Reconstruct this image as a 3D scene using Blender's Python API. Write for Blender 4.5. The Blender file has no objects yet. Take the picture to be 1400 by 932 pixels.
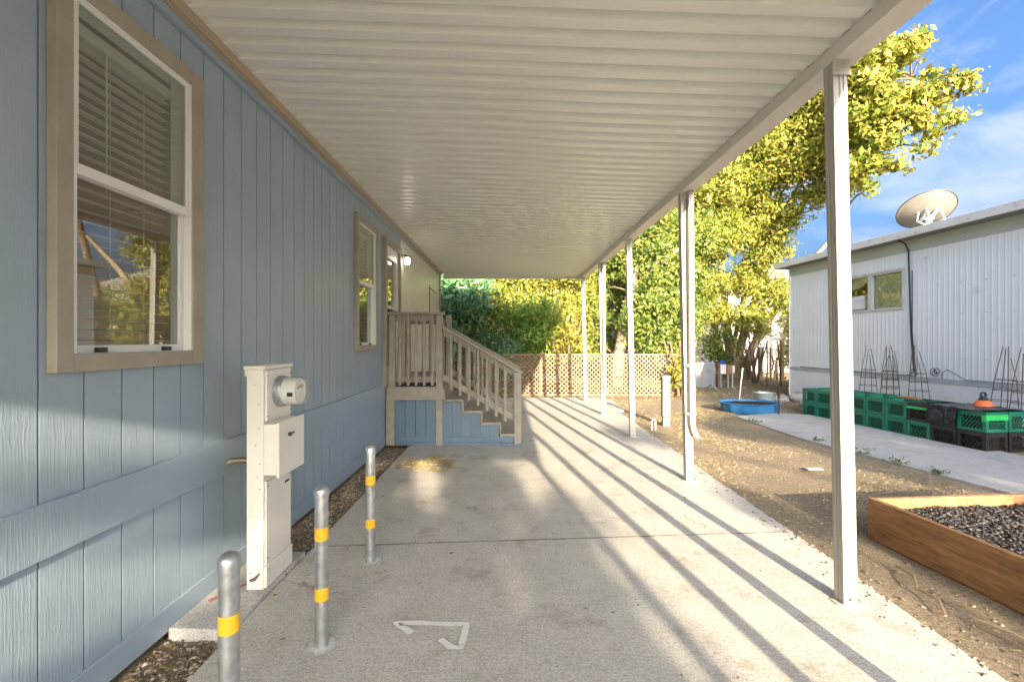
import bpy, bmesh, math, random
import numpy as np
from mathutils import Vector, Matrix, noise
R = math.radians
rnd = random.Random(7)
sc = bpy.context.scene
COL = sc.collection

# ------------------------------------------------------------------ camera
cam_d = bpy.data.cameras.new("camera")
cam = bpy.data.objects.new("camera", cam_d); COL.objects.link(cam)
cam_d.lens = 16.0; cam_d.sensor_width = 36.0; cam_d.clip_start = 0.05; cam_d.clip_end = 2000
cam.location = (0, 0, 1.5)
cam.rotation_euler = (R(90), 0, -math.atan2(5, 622))
sc.camera = cam
# ------------------------------------------------------------------ light
SUN_EL, SUN_AZ = R(17.0), R(9.0)            # sun low behind the camera, a little to its right
sun_pos = Vector((math.sin(SUN_AZ) * math.cos(SUN_EL), -math.cos(SUN_AZ) * math.cos(SUN_EL), math.sin(SUN_EL)))
sl = bpy.data.lights.new("sun", 'SUN'); sl.energy = 2.4; sl.angle = R(0.5); sl.color = (1.0, 0.84, 0.61)
so = bpy.data.objects.new("sun", sl); COL.objects.link(so)
so.rotation_euler = (-sun_pos).to_track_quat('-Z', 'Y').to_euler()
w = bpy.data.worlds.new("World"); sc.world = w; w.use_nodes = True
nt = w.node_tree; N = nt.nodes; L = nt.links
bg = N['Background']; bg.inputs['Strength'].default_value = 0.086
sky = N.new('ShaderNodeTexSky'); sky.sky_type = 'NISHITA'; sky.sun_disc = False
sky.sun_elevation = SUN_EL; sky.sun_rotation = math.atan2(sun_pos.x, sun_pos.y)
sky.ozone_density = 4.0; sky.dust_density = 10.0; sky.air_density = 0.75
tc = N.new('ShaderNodeTexCoord'); mp = N.new('ShaderNodeMapping'); mp.inputs['Scale'].default_value = (1.0, 1.6, 3.4)
mp.inputs['Rotation'].default_value = (0.0, R(35), R(20))
L.new(tc.outputs['Generated'], mp.inputs['Vector'])
nz = N.new('ShaderNodeTexNoise'); nz.inputs['Scale'].default_value = 2.6; nz.inputs['Detail'].default_value = 9; nz.inputs['Roughness'].default_value = 0.56; nz.inputs['Distortion'].default_value = 0.5
L.new(mp.outputs[0], nz.inputs['Vector'])
cr = N.new('ShaderNodeMapRange'); cr.inputs['From Min'].default_value = 0.46; cr.inputs['From Max'].default_value = 0.80; cr.inputs['To Max'].default_value = 0.62
L.new(nz.outputs['Fac'], cr.inputs['Value'])
mx = N.new('ShaderNodeMix'); mx.data_type = 'RGBA'; mx.inputs['B'].default_value = (2.6, 2.5, 2.85, 1)
L.new(cr.outputs[0], mx.inputs['Factor']); L.new(sky.outputs[0], mx.inputs['A']); hs = N.new('ShaderNodeHueSaturation'); hs.inputs['Saturation'].default_value = 1.12; L.new(sky.outputs[0], hs.inputs['Color']); L.new(hs.outputs[0], mx.inputs['A'])
L.new(mx.outputs['Result'], bg.inputs['Color'])
sc.view_settings.view_transform = 'Standard'; sc.view_settings.look = 'None'
sc.view_settings.exposure = 2.8; sc.view_settings.gamma = 1.0
sc.cycles.max_bounces = 10; sc.cycles.transparent_max_bounces = 16; sc.cycles.diffuse_bounces = 6
sc.cycles.use_denoising = True
sc.cycles.sample_clamp_indirect = 6

# ------------------------------------------------------------------ object helpers
def tag(o, label=None, cat=None, group=None, kind=None):
    if label: o['label'] = label
    if cat: o['category'] = cat
    if group: o['group'] = group
    if kind: o['kind'] = kind
    return o
def empty(name, loc=(0, 0, 0), label=None, cat=None, group=None):
    o = bpy.data.objects.new(name, None); COL.objects.link(o); o.location = loc
    o.empty_display_size = 0.1
    return tag(o, label, cat, group)
def wloc(p):
    v = Vector((0, 0, 0))
    while p is not None: v += Vector(p.location); p = p.parent
    return v
class MB:
    def __init__(s): s.v = []; s.f = []
    def box(s, x0, x1, y0, y1, z0, z1):
        b = len(s.v)
        s.v += [(x0,y0,z0),(x1,y0,z0),(x1,y1,z0),(x0,y1,z0),(x0,y0,z1),(x1,y0,z1),(x1,y1,z1),(x0,y1,z1)]
        s.f += [tuple(b+i for i in q) for q in ((3,2,1,0),(4,5,6,7),(0,1,5,4),(1,2,6,5),(2,3,7,6),(3,0,4,7))]
        return s
    def bar(s, a, b, w, h, up=(0, 0, 1)):
        a = Vector(a); b = Vector(b); d = (b - a).normalized(); u = Vector(up)
        r = d.cross(u)
        if r.length < 1e-4: r = d.cross(Vector((1, 0, 0)))
        r.normalize(); u = r.cross(d)
        k = len(s.v)
        for p in (a, b):
            for sx, sy in ((-1,-1),(1,-1),(1,1),(-1,1)):
                s.v.append(tuple(p + r*(sx*w/2) + u*(sy*h/2)))
        s.f += [tuple(k+i for i in q) for q in ((0,1,2,3),(7,6,5,4),(0,4,5,1),(1,5,6,2),(2,6,7,3),(3,7,4,0))]
        return s
    def tube(s, pts, rad, n=8, cap=True):
        pts = [Vector(p) for p in pts]
        if not hasattr(rad, '__len__'): rad = [rad]*len(pts)
        k0 = len(s.v); pr = None
        for i, p in enumerate(pts):
            d = (pts[min(i+1, len(pts)-1)] - pts[max(i-1, 0)]).normalized()
            if pr is None:
                pr = d.cross(Vector((0, 0, 1)))
                if pr.length < 1e-3: pr = d.cross(Vector((0, 1, 0)))
            pr = (pr - d*pr.dot(d)).normalized(); q = d.cross(pr)
            for j in range(n):
                a = 2*math.pi*j/n
                s.v.append(tuple(p + (pr*math.cos(a) + q*math.sin(a))*rad[i]))
        for i in range(len(pts)-1):
            for j in range(n):
                a = k0+i*n+j; b = k0+i*n+(j+1) % n
                s.f.append((a, b, b+n, a+n))
        if cap:
            s.f.append(tuple(k0+n-1-j for j in range(n))); s.f.append(tuple(k0+(len(pts)-1)*n+j for j in range(n)))
        return s
    def lathe(s, prof, n=24, c=(0, 0, 0), sx=1, sy=1, axis='z'):
        k0 = len(s.v)
        for r, z in prof:
            for j in range(n):
                a = 2*math.pi*j/n; p = (r*math.cos(a)*sx, r*math.sin(a)*sy, z)
                if axis == 'x': p = (p[2], p[0], p[1])
                s.v.append((c[0]+p[0], c[1]+p[1], c[2]+p[2]))
        for i in range(len(prof)-1):
            for j in range(n):
                a = k0+i*n+j; b = k0+i*n+(j+1) % n
                s.f.append((a, b, b+n, a+n))
        s.f.append(tuple(k0+n-1-j for j in range(n))); s.f.append(tuple(k0+(len(prof)-1)*n+j for j in range(n)))
        return s
    def prism(s, poly, a, b):
        """poly: list of 3-D offsets in a plane; extruded from offset a to offset b"""
        n = len(poly); k = len(s.v); a = Vector(a); b = Vector(b)
        for o in (a, b):
            for p in poly: s.v.append(tuple(Vector(p)+o))
        for j in range(n): s.f.append((k+j, k+(j+1) % n, k+n+(j+1) % n, k+n+j))
        s.f.append(tuple(k+n-1-j for j in range(n))); s.f.append(tuple(k+n+j for j in range(n)))
        return s
    def mesh(s, name, m, off=(0, 0, 0), smooth=False):
        me = bpy.data.meshes.new(name)
        v = [(p[0]-off[0], p[1]-off[1], p[2]-off[2]) for p in s.v]
        me.from_pydata(v, [], s.f); me.materials.append(m)
        bm = bmesh.new(); bm.from_mesh(me); bmesh.ops.recalc_face_normals(bm, faces=bm.faces); bm.to_mesh(me); bm.free()
        if smooth:
            me.polygons.foreach_set('use_smooth', [True]*len(me.polygons))
            try: me.set_sharp_from_angle(angle=R(40))
            except Exception: pass
        return me
    def build(s, name, m, parent=None, smooth=False, bevel=0, label=None):
        off = wloc(parent) if parent else (0, 0, 0)
        o = bpy.data.objects.new(name, s.mesh(name, m, off, smooth)); COL.objects.link(o)
        if parent: o.parent = parent
        if bevel:
            md = o.modifiers.new("bevel", 'BEVEL'); md.width = bevel; md.segments = 2; md.limit_method = 'ANGLE'; md.angle_limit = R(40)
        if label: o['label'] = label
        return o
def mesh_obj(name, v, f, m, parent=None):
    me = bpy.data.meshes.new(name)
    v = np.asarray(v, np.float32); f = np.asarray(f, np.int32)
    if parent: v = v - np.array(wloc(parent), np.float32)
    nv, nf, k = len(v), len(f), f.shape[1]
    me.vertices.add(nv); me.vertices.foreach_set('co', v.ravel())
    me.loops.add(nf*k); me.loops.foreach_set('vertex_index', f.ravel())
    me.polygons.add(nf); me.polygons.foreach_set('loop_start', np.arange(0, nf*k, k, dtype=np.int32))
    me.update(calc_edges=True); me.materials.append(m)
    o = bpy.data.objects.new(name, me); COL.objects.link(o)
    if parent: o.parent = parent
    return o
def kids(o): return [c for c in bpy.data.objects if c.parent == o]
def copy_tree(o, parent=None):
    c = o.copy(); COL.objects.link(c)
    if parent: c.parent = parent
    for ch in kids(o): copy_tree(ch, c)
    return c
def dup(o, loc, parent=None):
    c = o.copy(); COL.objects.link(c); c.location = loc
    if parent: c.parent = parent
    return c

# ------------------------------------------------------------------ materials
def nodes(name):
    m = bpy.data.materials.new(name); m.use_nodes = True
    return m, m.node_tree.nodes, m.node_tree.links, m.node_tree.nodes['Principled BSDF']
def coords(N, L, scale=(1, 1, 1), vary=False, rot=(0, 0, 0)):
    tc = N.new('ShaderNodeTexCoord'); mp = N.new('ShaderNodeMapping')
    mp.inputs['Scale'].default_value = scale; mp.inputs['Rotation'].default_value = rot
    L.new(tc.outputs['Object'], mp.inputs['Vector'])
    if vary:
        oi = N.new('ShaderNodeObjectInfo'); mu = N.new('ShaderNodeMath'); mu.operation = 'MULTIPLY'; mu.inputs[1].default_value = 57.0
        L.new(oi.outputs['Random'], mu.inputs[0]); L.new(mu.outputs[0], mp.inputs['Location'])
    return mp.outputs[0]
def tnoise(N, L, vec, scale, detail=4, rough=0.55, dist=0.0):
    n = N.new('ShaderNodeTexNoise'); n.inputs['Scale'].default_value = scale; n.inputs['Detail'].default_value = detail
    n.inputs['Roughness'].default_value = rough; n.inputs['Distortion'].default_value = dist
    L.new(vec, n.inputs['Vector']); return n.outputs['Fac']
def ramp(N, L, fac, stops):
    r = N.new('ShaderNodeValToRGB'); e = r.color_ramp.elements
    while len(e) < len(stops): e.new(0.5)
    for k, (p, c) in enumerate(stops):
        e[k].position = p; e[k].color = (c[0], c[1], c[2], 1) if hasattr(c, '__len__') else (c, c, c, 1)
    L.new(fac, r.inputs[0]); return r.outputs[0]
def mixc(N, L, fac, a, b, mode='MIX'):
    m = N.new('ShaderNodeMix'); m.data_type = 'RGBA'; m.blend_type = mode
    for key, x in (('Factor', fac), ('A', a), ('B', b)):
        if hasattr(x, 'is_linked'): L.new(x, m.inputs[key])
        elif key == 'Factor': m.inputs[key].default_value = x
        else: m.inputs[key].default_value = (x[0], x[1], x[2], 1)
    return m.outputs['Result']
def bump(N, L, P, h, strength=0.3, dist=0.01, prev=None):
    b = N.new('ShaderNodeBump'); b.inputs['Strength'].default_value = strength; b.inputs['Distance'].default_value = dist
    L.new(h, b.inputs['Height'])
    if prev is not None: L.new(prev, b.inputs['Normal'])
    L.new(b.outputs[0], P.inputs['Normal']); return b.outputs[0]
def pm(name, c1, c2=None, scale=6, rough=0.5, metal=0.0, stretch=(1, 1, 1), bs=0.15, bd=0.004, bscale=60, vary=True, detail=5, lo=0.35, hi=0.65, spec=0.5, rvar=0.0, dirt=None):
    m, N, L, P = nodes(name)
    v = coords(N, L, stretch, vary)
    f = tnoise(N, L, v, scale, detail)
    col = ramp(N, L, f, [(lo, c1), (hi, c2 or c1)])
    if dirt:
        v2 = coords(N, L, (1, 1, 1), vary)
        d = ramp(N, L, tnoise(N, L, v2, dirt[1], 8, 0.65), [(dirt[2], 0.0), (dirt[2]+0.14, 1.0)])
        col = mixc(N, L, d, col, dirt[0])
    L.new(col, P.inputs['Base Color']); P.inputs['Metallic'].default_value = metal; P.inputs['Roughness'].default_value = rough
    P.inputs['Specular IOR Level'].default_value = spec
    if rvar:
        rr = N.new('ShaderNodeMapRange'); rr.inputs['To Min'].default_value = rough-rvar; rr.inputs['To Max'].default_value = rough+rvar
        L.new(f, rr.inputs['Value']); L.new(rr.outputs[0], P.inputs['Roughness'])
    if bs:
        bump(N, L, P, tnoise(N, L, v, bscale, 3), bs, bd)
    return m
M = {}
def siding(name, c1, c2):
    m, N, L, P = nodes(name)
    v = coords(N, L, (1, 1, 0.16), True)
    g = tnoise(N, L, v, 26, 6, 0.6, 1.0)
    w_ = N.new('ShaderNodeTexWave'); w_.bands_direction = 'Y'; w_.inputs['Scale'].default_value = 26; w_.inputs['Distortion'].default_value = 7; w_.inputs['Detail'].default_value = 3; w_.inputs['Detail Scale'].default_value = 1.2
    L.new(v, w_.inputs['Vector'])
    v2 = coords(N, L, (1, 1, 1), True)
    col = ramp(N, L, tnoise(N, L, v2, 3, 6), [(0.3, c1), (0.7, c2)])
    L.new(col, P.inputs['Base Color'])
    rr = N.new('ShaderNodeMapRange'); rr.inputs['To Min'].default_value = 0.26; rr.inputs['To Max'].default_value = 0.44; P.inputs['Specular IOR Level'].default_value = 0.65
    L.new(g, rr.inputs['Value']); L.new(rr.outputs[0], P.inputs['Roughness'])
    b = bump(N, L, P, g, 0.22, 0.006)
    b = bump(N, L, P, ramp(N, L, w_.outputs['Fac'], [(0.55, 0.0), (0.9, 1.0)]), 0.10, 0.004, b)
    bump(N, L, P, tnoise(N, L, v2, 90, 3), 0.10, 0.002, b)
    return m
M['siding'] = siding('blue_siding_paint', (0.285, 0.365, 0.445), (0.33, 0.41, 0.49))
M['skirt_blue'] = siding('blue_skirting_paint', (0.12, 0.195, 0.265), (0.145, 0.225, 0.30))
M['cream_siding'] = siding('cream_siding_paint', (0.66, 0.64, 0.57), (0.74, 0.72, 0.65))
M['taupe'] = pm('taupe_trim_paint', (0.325, 0.285, 0.225), (0.39, 0.345, 0.275), 5, 0.55, stretch=(1, 1, 1), bs=0.2, bd=0.004, bscale=45)
M['stairwood'] = pm('taupe_stair_paint', (0.30, 0.28, 0.23), (0.375, 0.35, 0.29), 9, 0.6, bs=0.25, bd=0.003, bscale=70, dirt=((0.18, 0.14, 0.10), 7, 0.66))
M['vinyl'] = pm('white_vinyl', (0.80, 0.80, 0.78), (0.74, 0.74, 0.71), 4, 0.35, bs=0.0)
M['doorwhite'] = pm('white_door_paint', (0.80, 0.79, 0.75), (0.76, 0.75, 0.71), 4, 0.35, bs=0.05)
M['slat'] = pm('blind_slat', (0.72, 0.69, 0.60), (0.66, 0.63, 0.55), 5, 0.45, bs=0)
M['pan'] = pm('roof_pan_enamel', (0.775, 0.79, 0.74), None, 2.2, 0.30, bs=0.0)
M['postpaint'] = pm('post_enamel', (0.42, 0.395, 0.35), (0.47, 0.445, 0.395), 3, 0.3, bs=0.04, bscale=20, stretch=(1, 1, .3), dirt=((0.38, 0.30, 0.21), 9, 0.73))
M['gutter'] = pm('gutter_enamel', (0.71, 0.67, 0.585), (0.76, 0.72, 0.64), 3, 0.33, bs=0.03)
M['cabinet'] = pm('cabinet_enamel', (0.75, 0.725, 0.64), (0.79, 0.765, 0.69), 3, 0.4, bs=0.05, dirt=((0.45, 0.37, 0.26), 5, 0.74))
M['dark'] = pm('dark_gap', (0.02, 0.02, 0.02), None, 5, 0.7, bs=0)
M['blackmetal'] = pm('black_metal', (0.03, 0.025, 0.02), None, 5, 0.45, bs=0)
M['galv'] = pm('galvanised_steel', (0.40, 0.42, 0.44), (0.60, 0.61, 0.62), 22, 0.42, 0.85, bs=0.12, bscale=30, rvar=0.1, dirt=((0.16, 0.15, 0.14), 12, 0.70))
M['pedgrey'] = pm('grey_pedestal_metal', (0.20, 0.21, 0.21), (0.28, 0.29, 0.29), 9, 0.5, 0.2, bs=0.08, dirt=((0.22, 0.2, 0.17), 6, 0.66))
M['yellow'] = pm('yellow_tape', (0.80, 0.46, 0.02), (0.86, 0.52, 0.03), 9, 0.4, bs=0.08, dirt=((0.45, 0.25, 0.04), 16, 0.68))
M['steel'] = pm('flexible_conduit', (0.42, 0.36, 0.26), (0.5, 0.44, 0.33), 9, 0.35, 0.9, bs=0)
M['screw'] = pm('dull_screw', (0.12, 0.10, 0.08), None, 5, 0.6, 0.6, bs=0)
M['mh_wall'] = pm('pale_ribbed_aluminium', (0.80, 0.825, 0.815), (0.84, 0.86, 0.85), 1.2, 0.42, bs=0.04, dirt=((0.52, 0.53, 0.50), 2.2, 0.62))
M['mh_band'] = pm('grey_green_band', (0.42, 0.47, 0.40), (0.48, 0.52, 0.45), 2, 0.5, bs=0.05)
M['mh_fascia'] = pm('weathered_fascia', (0.68, 0.66, 0.60), (0.78, 0.76, 0.71), 3, 0.6, bs=0.15, dirt=((0.30, 0.27, 0.21), 5, 0.58))
M['mh_skirt'] = pm('pale_skirting', (0.80, 0.81, 0.81), (0.84, 0.84, 0.84), 2, 0.5, bs=0.05, dirt=((0.50, 0.46, 0.40), 3, 0.6))
M['mh_strip'] = pm('grey_skirting_strip', (0.40, 0.45, 0.48), (0.50, 0.54, 0.56), 3, 0.5, bs=0.08)
M['mh_frame'] = pm('dull_window_frame', (0.60, 0.61, 0.58), (0.52, 0.52, 0.48), 8, 0.5, bs=0.05)
M['curtain'] = pm('beige_window_cover', (0.42, 0.40, 0.31), (0.50, 0.48, 0.38), 4, 0.7, bs=0.25, bd=0.02, bscale=9)
M['cable'] = pm('black_cable', (0.02, 0.02, 0.025), None, 5, 0.5, bs=0)
M['dish'] = pm('satellite_dish_paint', (0.20, 0.185, 0.155), (0.26, 0.24, 0.205), 3, 0.5, bs=0.04)
M['white'] = pm('white_paint', (0.78, 0.78, 0.76), (0.72, 0.72, 0.70), 5, 0.5, bs=0.05)
M['green'] = pm('green_plastic', (0.009, 0.155, 0.088), (0.016, 0.215, 0.125), 6, 0.4, bs=0.05, dirt=((0.10, 0.16, 0.10), 6, 0.62))
M['black_plastic'] = pm('black_plastic', (0.016, 0.016, 0.017), (0.03, 0.03, 0.03), 6, 0.4, bs=0.05)
M['soil'] = pm('dark_soil', (0.03, 0.022, 0.016), (0.075, 0.055, 0.04), 30, 0.95, bs=0.6, bd=0.02, bscale=40, spec=0.1)
M['tape'] = pm('bright_green_tape', (0.03, 0.52, 0.10), (0.04, 0.58, 0.13), 6, 0.35, bs=0.1, bd=.01, bscale=12)
M['sheet'] = pm('black_plastic_sheet', (0.022, 0.022, 0.025), (0.035, 0.035, 0.04), 6, 0.2, bs=0.5, bd=0.02, bscale=9)
M['orange'] = pm('orange_plastic', (0.75, 0.15, 0.04), (0.8, 0.18, 0.05), 5, 0.4, bs=0)
M['wire'] = pm('rusty_wire', (0.10, 0.085, 0.075), (0.18, 0.14, 0.11), 9, 0.6, 0.5, bs=0)
M['blue'] = pm('blue_pool_plastic', (0.018, 0.14, 0.33), (0.03, 0.19, 0.40), 4, 0.4, bs=0.05, dirt=((0.12, 0.20, 0.28), 5, 0.62))
M['zinc'] = pm('zinc_tub', (0.42, 0.50, 0.50), (0.55, 0.62, 0.62), 6, 0.5, 0.3, bs=0.1, dirt=((0.3, 0.28, 0.22), 5, 0.6))
M['rust'] = pm('brown_rusted_stake', (0.12, 0.065, 0.04), (0.20, 0.11, 0.065), 9, 0.8, bs=0.2)
M['stake'] = pm('weathered_wood_stake', (0.30, 0.19, 0.11), (0.42, 0.28, 0.17), 8, 0.8, stretch=(1, 1, .2), bs=0.2)
M['greybox'] = pm('grey_cabinet_paint', (0.20, 0.22, 0.23), (0.30, 0.31, 0.32), 4, 0.6, bs=0.1, dirt=((0.6, 0.58, 0.55), 6, 0.64))
M['bluecloth'] = pm('blue_cloth', (0.015, 0.05, 0.30), (0.02, 0.08, 0.4), 8, 0.8, bs=0.4, bscale=30, bd=.01)
M['brownbox'] = pm('brown_box_paint', (0.28, 0.15, 0.09), (0.34, 0.19, 0.12), 6, 0.6, bs=0.05)
M['rock'] = pm('pale_rock', (0.30, 0.26, 0.21), (0.48, 0.44, 0.38), 6, 0.85, bs=0.5, bd=0.02, bscale=14)
M['housewhite'] = pm('far_white_siding', (0.58, 0.575, 0.57), (0.64, 0.635, 0.63), 2, 0.6, bs=0)
M['roofgrey'] = pm('grey_roofing', (0.22, 0.21, 0.20), (0.28, 0.27, 0.25), 8, 0.85, bs=0.2)
M['bark'] = pm('brown_bark', (0.17, 0.115, 0.075), (0.33, 0.24, 0.16), 8, 0.9, stretch=(1, 1, .25), bs=0.7, bd=0.03, bscale=20, spec=0.1)
M['palebark'] = pm('pale_bark', (0.36, 0.27, 0.185), (0.50, 0.39, 0.28), 6, 0.85, stretch=(1, 1, .3), bs=0.5, bd=0.02, bscale=16, spec=0.1)
M['cutwood'] = pm('pale_cut_limb', (0.24, 0.165, 0.105), (0.30, 0.21, 0.14), 6, 0.8, bs=0.2)
M['lattice'] = pm('tan_lattice_wood', (0.21, 0.14, 0.085), (0.31, 0.215, 0.14), 7, 0.75, bs=0.2, bscale=30)
M['fencewood'] = pm('brown_fence_wood', (0.26, 0.16, 0.10), (0.36, 0.235, 0.15), 7, 0.8, stretch=(1, 1, .2), bs=0.25)
M['jointdirt'] = pm('joint_dirt', (0.11, 0.095, 0.075), (0.32, 0.29, 0.25), 5, 0.95, bs=0.2)
M['redpaint'] = pm('red_marking_paint', (0.50, 0.16, 0.13), (0.42, 0.22, 0.18), 30, 0.8, bs=0)
M['paper'] = pm('white_paper', (0.72, 0.71, 0.68), None, 5, 0.7, bs=0.2)
M['room'] = pm('warm_room_wall', (0.36, 0.245, 0.145), (0.42, 0.30, 0.18), 3, 0.8, bs=0)
M['ledgerwood'] = pm('ledger_paint', (0.40, 0.325, 0.235), (0.45, 0.37, 0.275), 5, 0.45, bs=0.08)
M['twigmat'] = pm('dry_twig', (0.30, 0.21, 0.13), (0.42, 0.31, 0.21), 20, 0.9, bs=0, spec=.1)
M['meterface'] = pm('meter_face', (0.74, 0.73, 0.70), None, 5, 0.5, bs=0)
M['amber'] = pm('amber_print', (0.55, 0.36, 0.18), None, 5, 0.5, bs=0)

# planks of treated wood
m, N_, L_, P_ = nodes('treated_plank'); M['plank'] = m
v = coords(N_, L_, (6, 0.5, 6), True); v2 = coords(N_, L_, (1, 1, 1), True)
g = tnoise(N_, L_, v, 4, 6, 0.6, 1.2)
c = ramp(N_, L_, g, [(0.28, (0.18, 0.085, 0.035)), (0.5, (0.34, 0.175, 0.075)), (0.72, (0.47, 0.275, 0.13))])
c = mixc(N_, L_, ramp(N_, L_, tnoise(N_, L_, v2, 6, 3), [(0.58, 0.0), (0.72, 0.7)]), c, (0.17, 0.08, 0.035))
L_.new(c, P_.inputs['Base Color']); P_.inputs['Roughness'].default_value = 0.7; bump(N_, L_, P_, g, 0.25, 0.004)

# concrete: broom finish, blotches, fine aggregate, hairline cracks
def concrete(name, tint=(1, 1, 1), dark=1.0):
    m, N, L, P = nodes(name)
    v = coords(N, L); vb = coords(N, L, (0.6, 14, 1))
    big = tnoise(N, L, v, 0.9, 6, 0.6); mid = tnoise(N, L, v, 5, 8, 0.7); fine = tnoise(N, L, v, 220, 2, 0.6); grain = tnoise(N, L, v, 60, 3, 0.8)
    broom = tnoise(N, L, vb, 7, 4, 0.7)
    def t(c): return tuple(min(0.8, c[i]*tint[i]*dark*1.36) for i in range(3))
    c = ramp(N, L, big, [(0.3, t((0.30, 0.275, 0.24))), (0.7, t((0.44, 0.415, 0.375)))])
    c = mixc(N, L, 0.55, c, ramp(N, L, mid, [(0.34, t((0.17, 0.155, 0.13))), (0.65, t((0.50, 0.475, 0.43)))]))
    c = mixc(N, L, 0.40, c, ramp(N, L, grain, [(0.40, t((0.09, 0.08, 0.065))), (0.58, t((0.60, 0.575, 0.52)))]))
    c = mixc(N, L, 0.22, c, ramp(N, L, broom, [(0.35, t((0.22, 0.2, 0.175))), (0.65, t((0.5, 0.475, 0.43)))]))
    c = mixc(N, L, 0.33, c, ramp(N, L, fine, [(0.42, t((0.08, 0.07, 0.058))), (0.57, t((0.60, 0.575, 0.53)))]))
    vo = N.new('ShaderNodeTexVoronoi'); vo.feature = 'DISTANCE_TO_EDGE'; vo.inputs['Scale'].default_value = 0.42
    wp = N.new('ShaderNodeVectorMath'); wp.operation = 'ADD'
    nn = N.new('ShaderNodeTexNoise'); nn.inputs['Scale'].default_value = 3; nn.inputs['Detail'].default_value = 6
    sca = N.new('ShaderNodeVectorMath'); sca.operation = 'SCALE'; sca.inputs['Scale'].default_value = 0.6
    L.new(v, nn.inputs['Vector']); L.new(nn.outputs['Color'], sca.inputs[0]); L.new(v, wp.inputs[0]); L.new(sca.outputs[0], wp.inputs[1]); L.new(wp.outputs[0], vo.inputs['Vector'])
    cm = N.new('ShaderNodeMath'); cm.operation = 'LESS_THAN'; cm.inputs[1].default_value = 0.0022; L.new(vo.outputs['Distance'], cm.inputs[0])
    mk = N.new('ShaderNodeMath'); mk.operation = 'MULTIPLY'; L.new(cm.outputs[0], mk.inputs[0])
    L.new(ramp(N, L, big, [(0.5, 0.0), (0.62, 0.6)]), mk.inputs[1])
    c = mixc(N, L, mk.outputs[0], c, (0.12, 0.10, 0.08))
    st = ramp(N, L, tnoise(N, L, v, 2.3, 9, 0.75), [(0.54, 0.0), (0.68, 0.7)])
    c = mixc(N, L, st, c, (0.27, 0.205, 0.15))
    L.new(c, P.inputs['Base Color']); P.inputs['Roughness'].default_value = 0.85; P.inputs['Specular IOR Level'].default_value = 0.3
    b = bump(N, L, P, broom, 0.25, 0.004); b = bump(N, L, P, grain, 0.35, 0.004, b); bump(N, L, P, fine, 0.3, 0.002, b)
    return m
M['concrete'] = concrete('driveway_concrete')
M['path'] = concrete('path_concrete', (1.0, 1.02, 1.05), 0.88)
M['padconc'] = concrete('pad_concrete', (1, 1, 1.02), 1.12)

# dirt yard with dry straw colour
m, N_, L_, P_ = nodes('yard_dirt'); M['dirt'] = m
v = coords(N_, L_)
a = tnoise(N_, L_, v, 0.7, 7, 0.65); b_ = tnoise(N_, L_, v, 4, 9, 0.72); f_ = tnoise(N_, L_, v, 45, 6, 0.8); ff = tnoise(N_, L_, v, 160, 3, 0.7)
c = ramp(N_, L_, a, [(0.32, (0.22, 0.15, 0.09)), (0.55, (0.42, 0.30, 0.175)), (0.72, (0.58, 0.43, 0.25))])
c = mixc(N_, L_, 0.5, c, ramp(N_, L_, b_, [(0.34, (0.12, 0.08, 0.05)), (0.66, (0.56, 0.42, 0.245))]))
c = mixc(N_, L_, 0.6, c, ramp(N_, L_, f_, [(0.38, (0.045, 0.033, 0.024)), (0.60, (0.56, 0.45, 0.30))]))
c = mixc(N_, L_, 0.38, c, ramp(N_, L_, ff, [(0.4, (0.05, 0.04, 0.03)), (0.66, (0.58, 0.50, 0.38))]))
L_.new(c, P_.inputs['Base Color']); P_.inputs['Roughness'].default_value = 0.95; P_.inputs['Specular IOR Level'].default_value = 0.1
b = bump(N_, L_, P_, b_, 0.5, 0.04); b = bump(N_, L_, P_, f_, 0.8, 0.025, b); bump(N_, L_, P_, ff, 0.6, 0.006, b)

def leafmat(name, cols, trans=0.35, rough=0.42):
    m, N, L, P = nodes(name)
    g = N.new('ShaderNodeNewGeometry')
    n = len(cols); c = ramp(N, L, g.outputs['Random Per Island'], [((i+0.5)/n, cols[i]) for i in range(n)])
    L.new(c, P.inputs['Base Color']); P.inputs['Roughness'].default_value = rough; P.inputs['Specular IOR Level'].default_value = 0.35
    t = N.new('ShaderNodeBsdfTranslucent'); L.new(mixc(N, L, 0.35, c, (0.36, 0.36, 0.04)), t.inputs['Color'])
    ms = N.new('ShaderNodeMixShader'); ms.inputs[0].default_value = trans
    L.new(P.outputs[0], ms.inputs[1]); L.new(t.outputs[0], ms.inputs[2]); L.new(ms.outputs[0], N['Material Output'].inputs['Surface'])
    return m
M['leaf_gold'] = leafmat('golden_green_leaves', [(0.14, 0.21, 0.03), (0.26, 0.32, 0.045), (0.37, 0.39, 0.07), (0.48, 0.46, 0.10), (0.52, 0.41, 0.09)], 0.4)
M['leaf_green'] = leafmat('mid_green_leaves', [(0.07, 0.14, 0.028), (0.15, 0.23, 0.04), (0.27, 0.33, 0.06), (0.42, 0.42, 0.10)])
M['leaf_bright'] = leafmat('bright_green_leaves', [(0.11, 0.25, 0.035), (0.22, 0.38, 0.055), (0.38, 0.50, 0.10)])
M['leaf_teal'] = leafmat('blue_green_leaves', [(0.08, 0.21, 0.085), (0.17, 0.35, 0.16), (0.30, 0.48, 0.25)], 0.25, 0.35)
M['leaf_yellow'] = leafmat('yellow_leaves', [(0.24, 0.27, 0.04), (0.40, 0.37, 0.06), (0.52, 0.42, 0.08)])
M['leaf_dark'] = leafmat('dark_green_leaves', [(0.02, 0.05, 0.012), (0.045, 0.085, 0.02), (0.085, 0.13, 0.03)])
M['leaf_pink'] = leafmat('pink_blossom', [(0.50, 0.10, 0.20), (0.6, 0.18, 0.3)])
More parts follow.
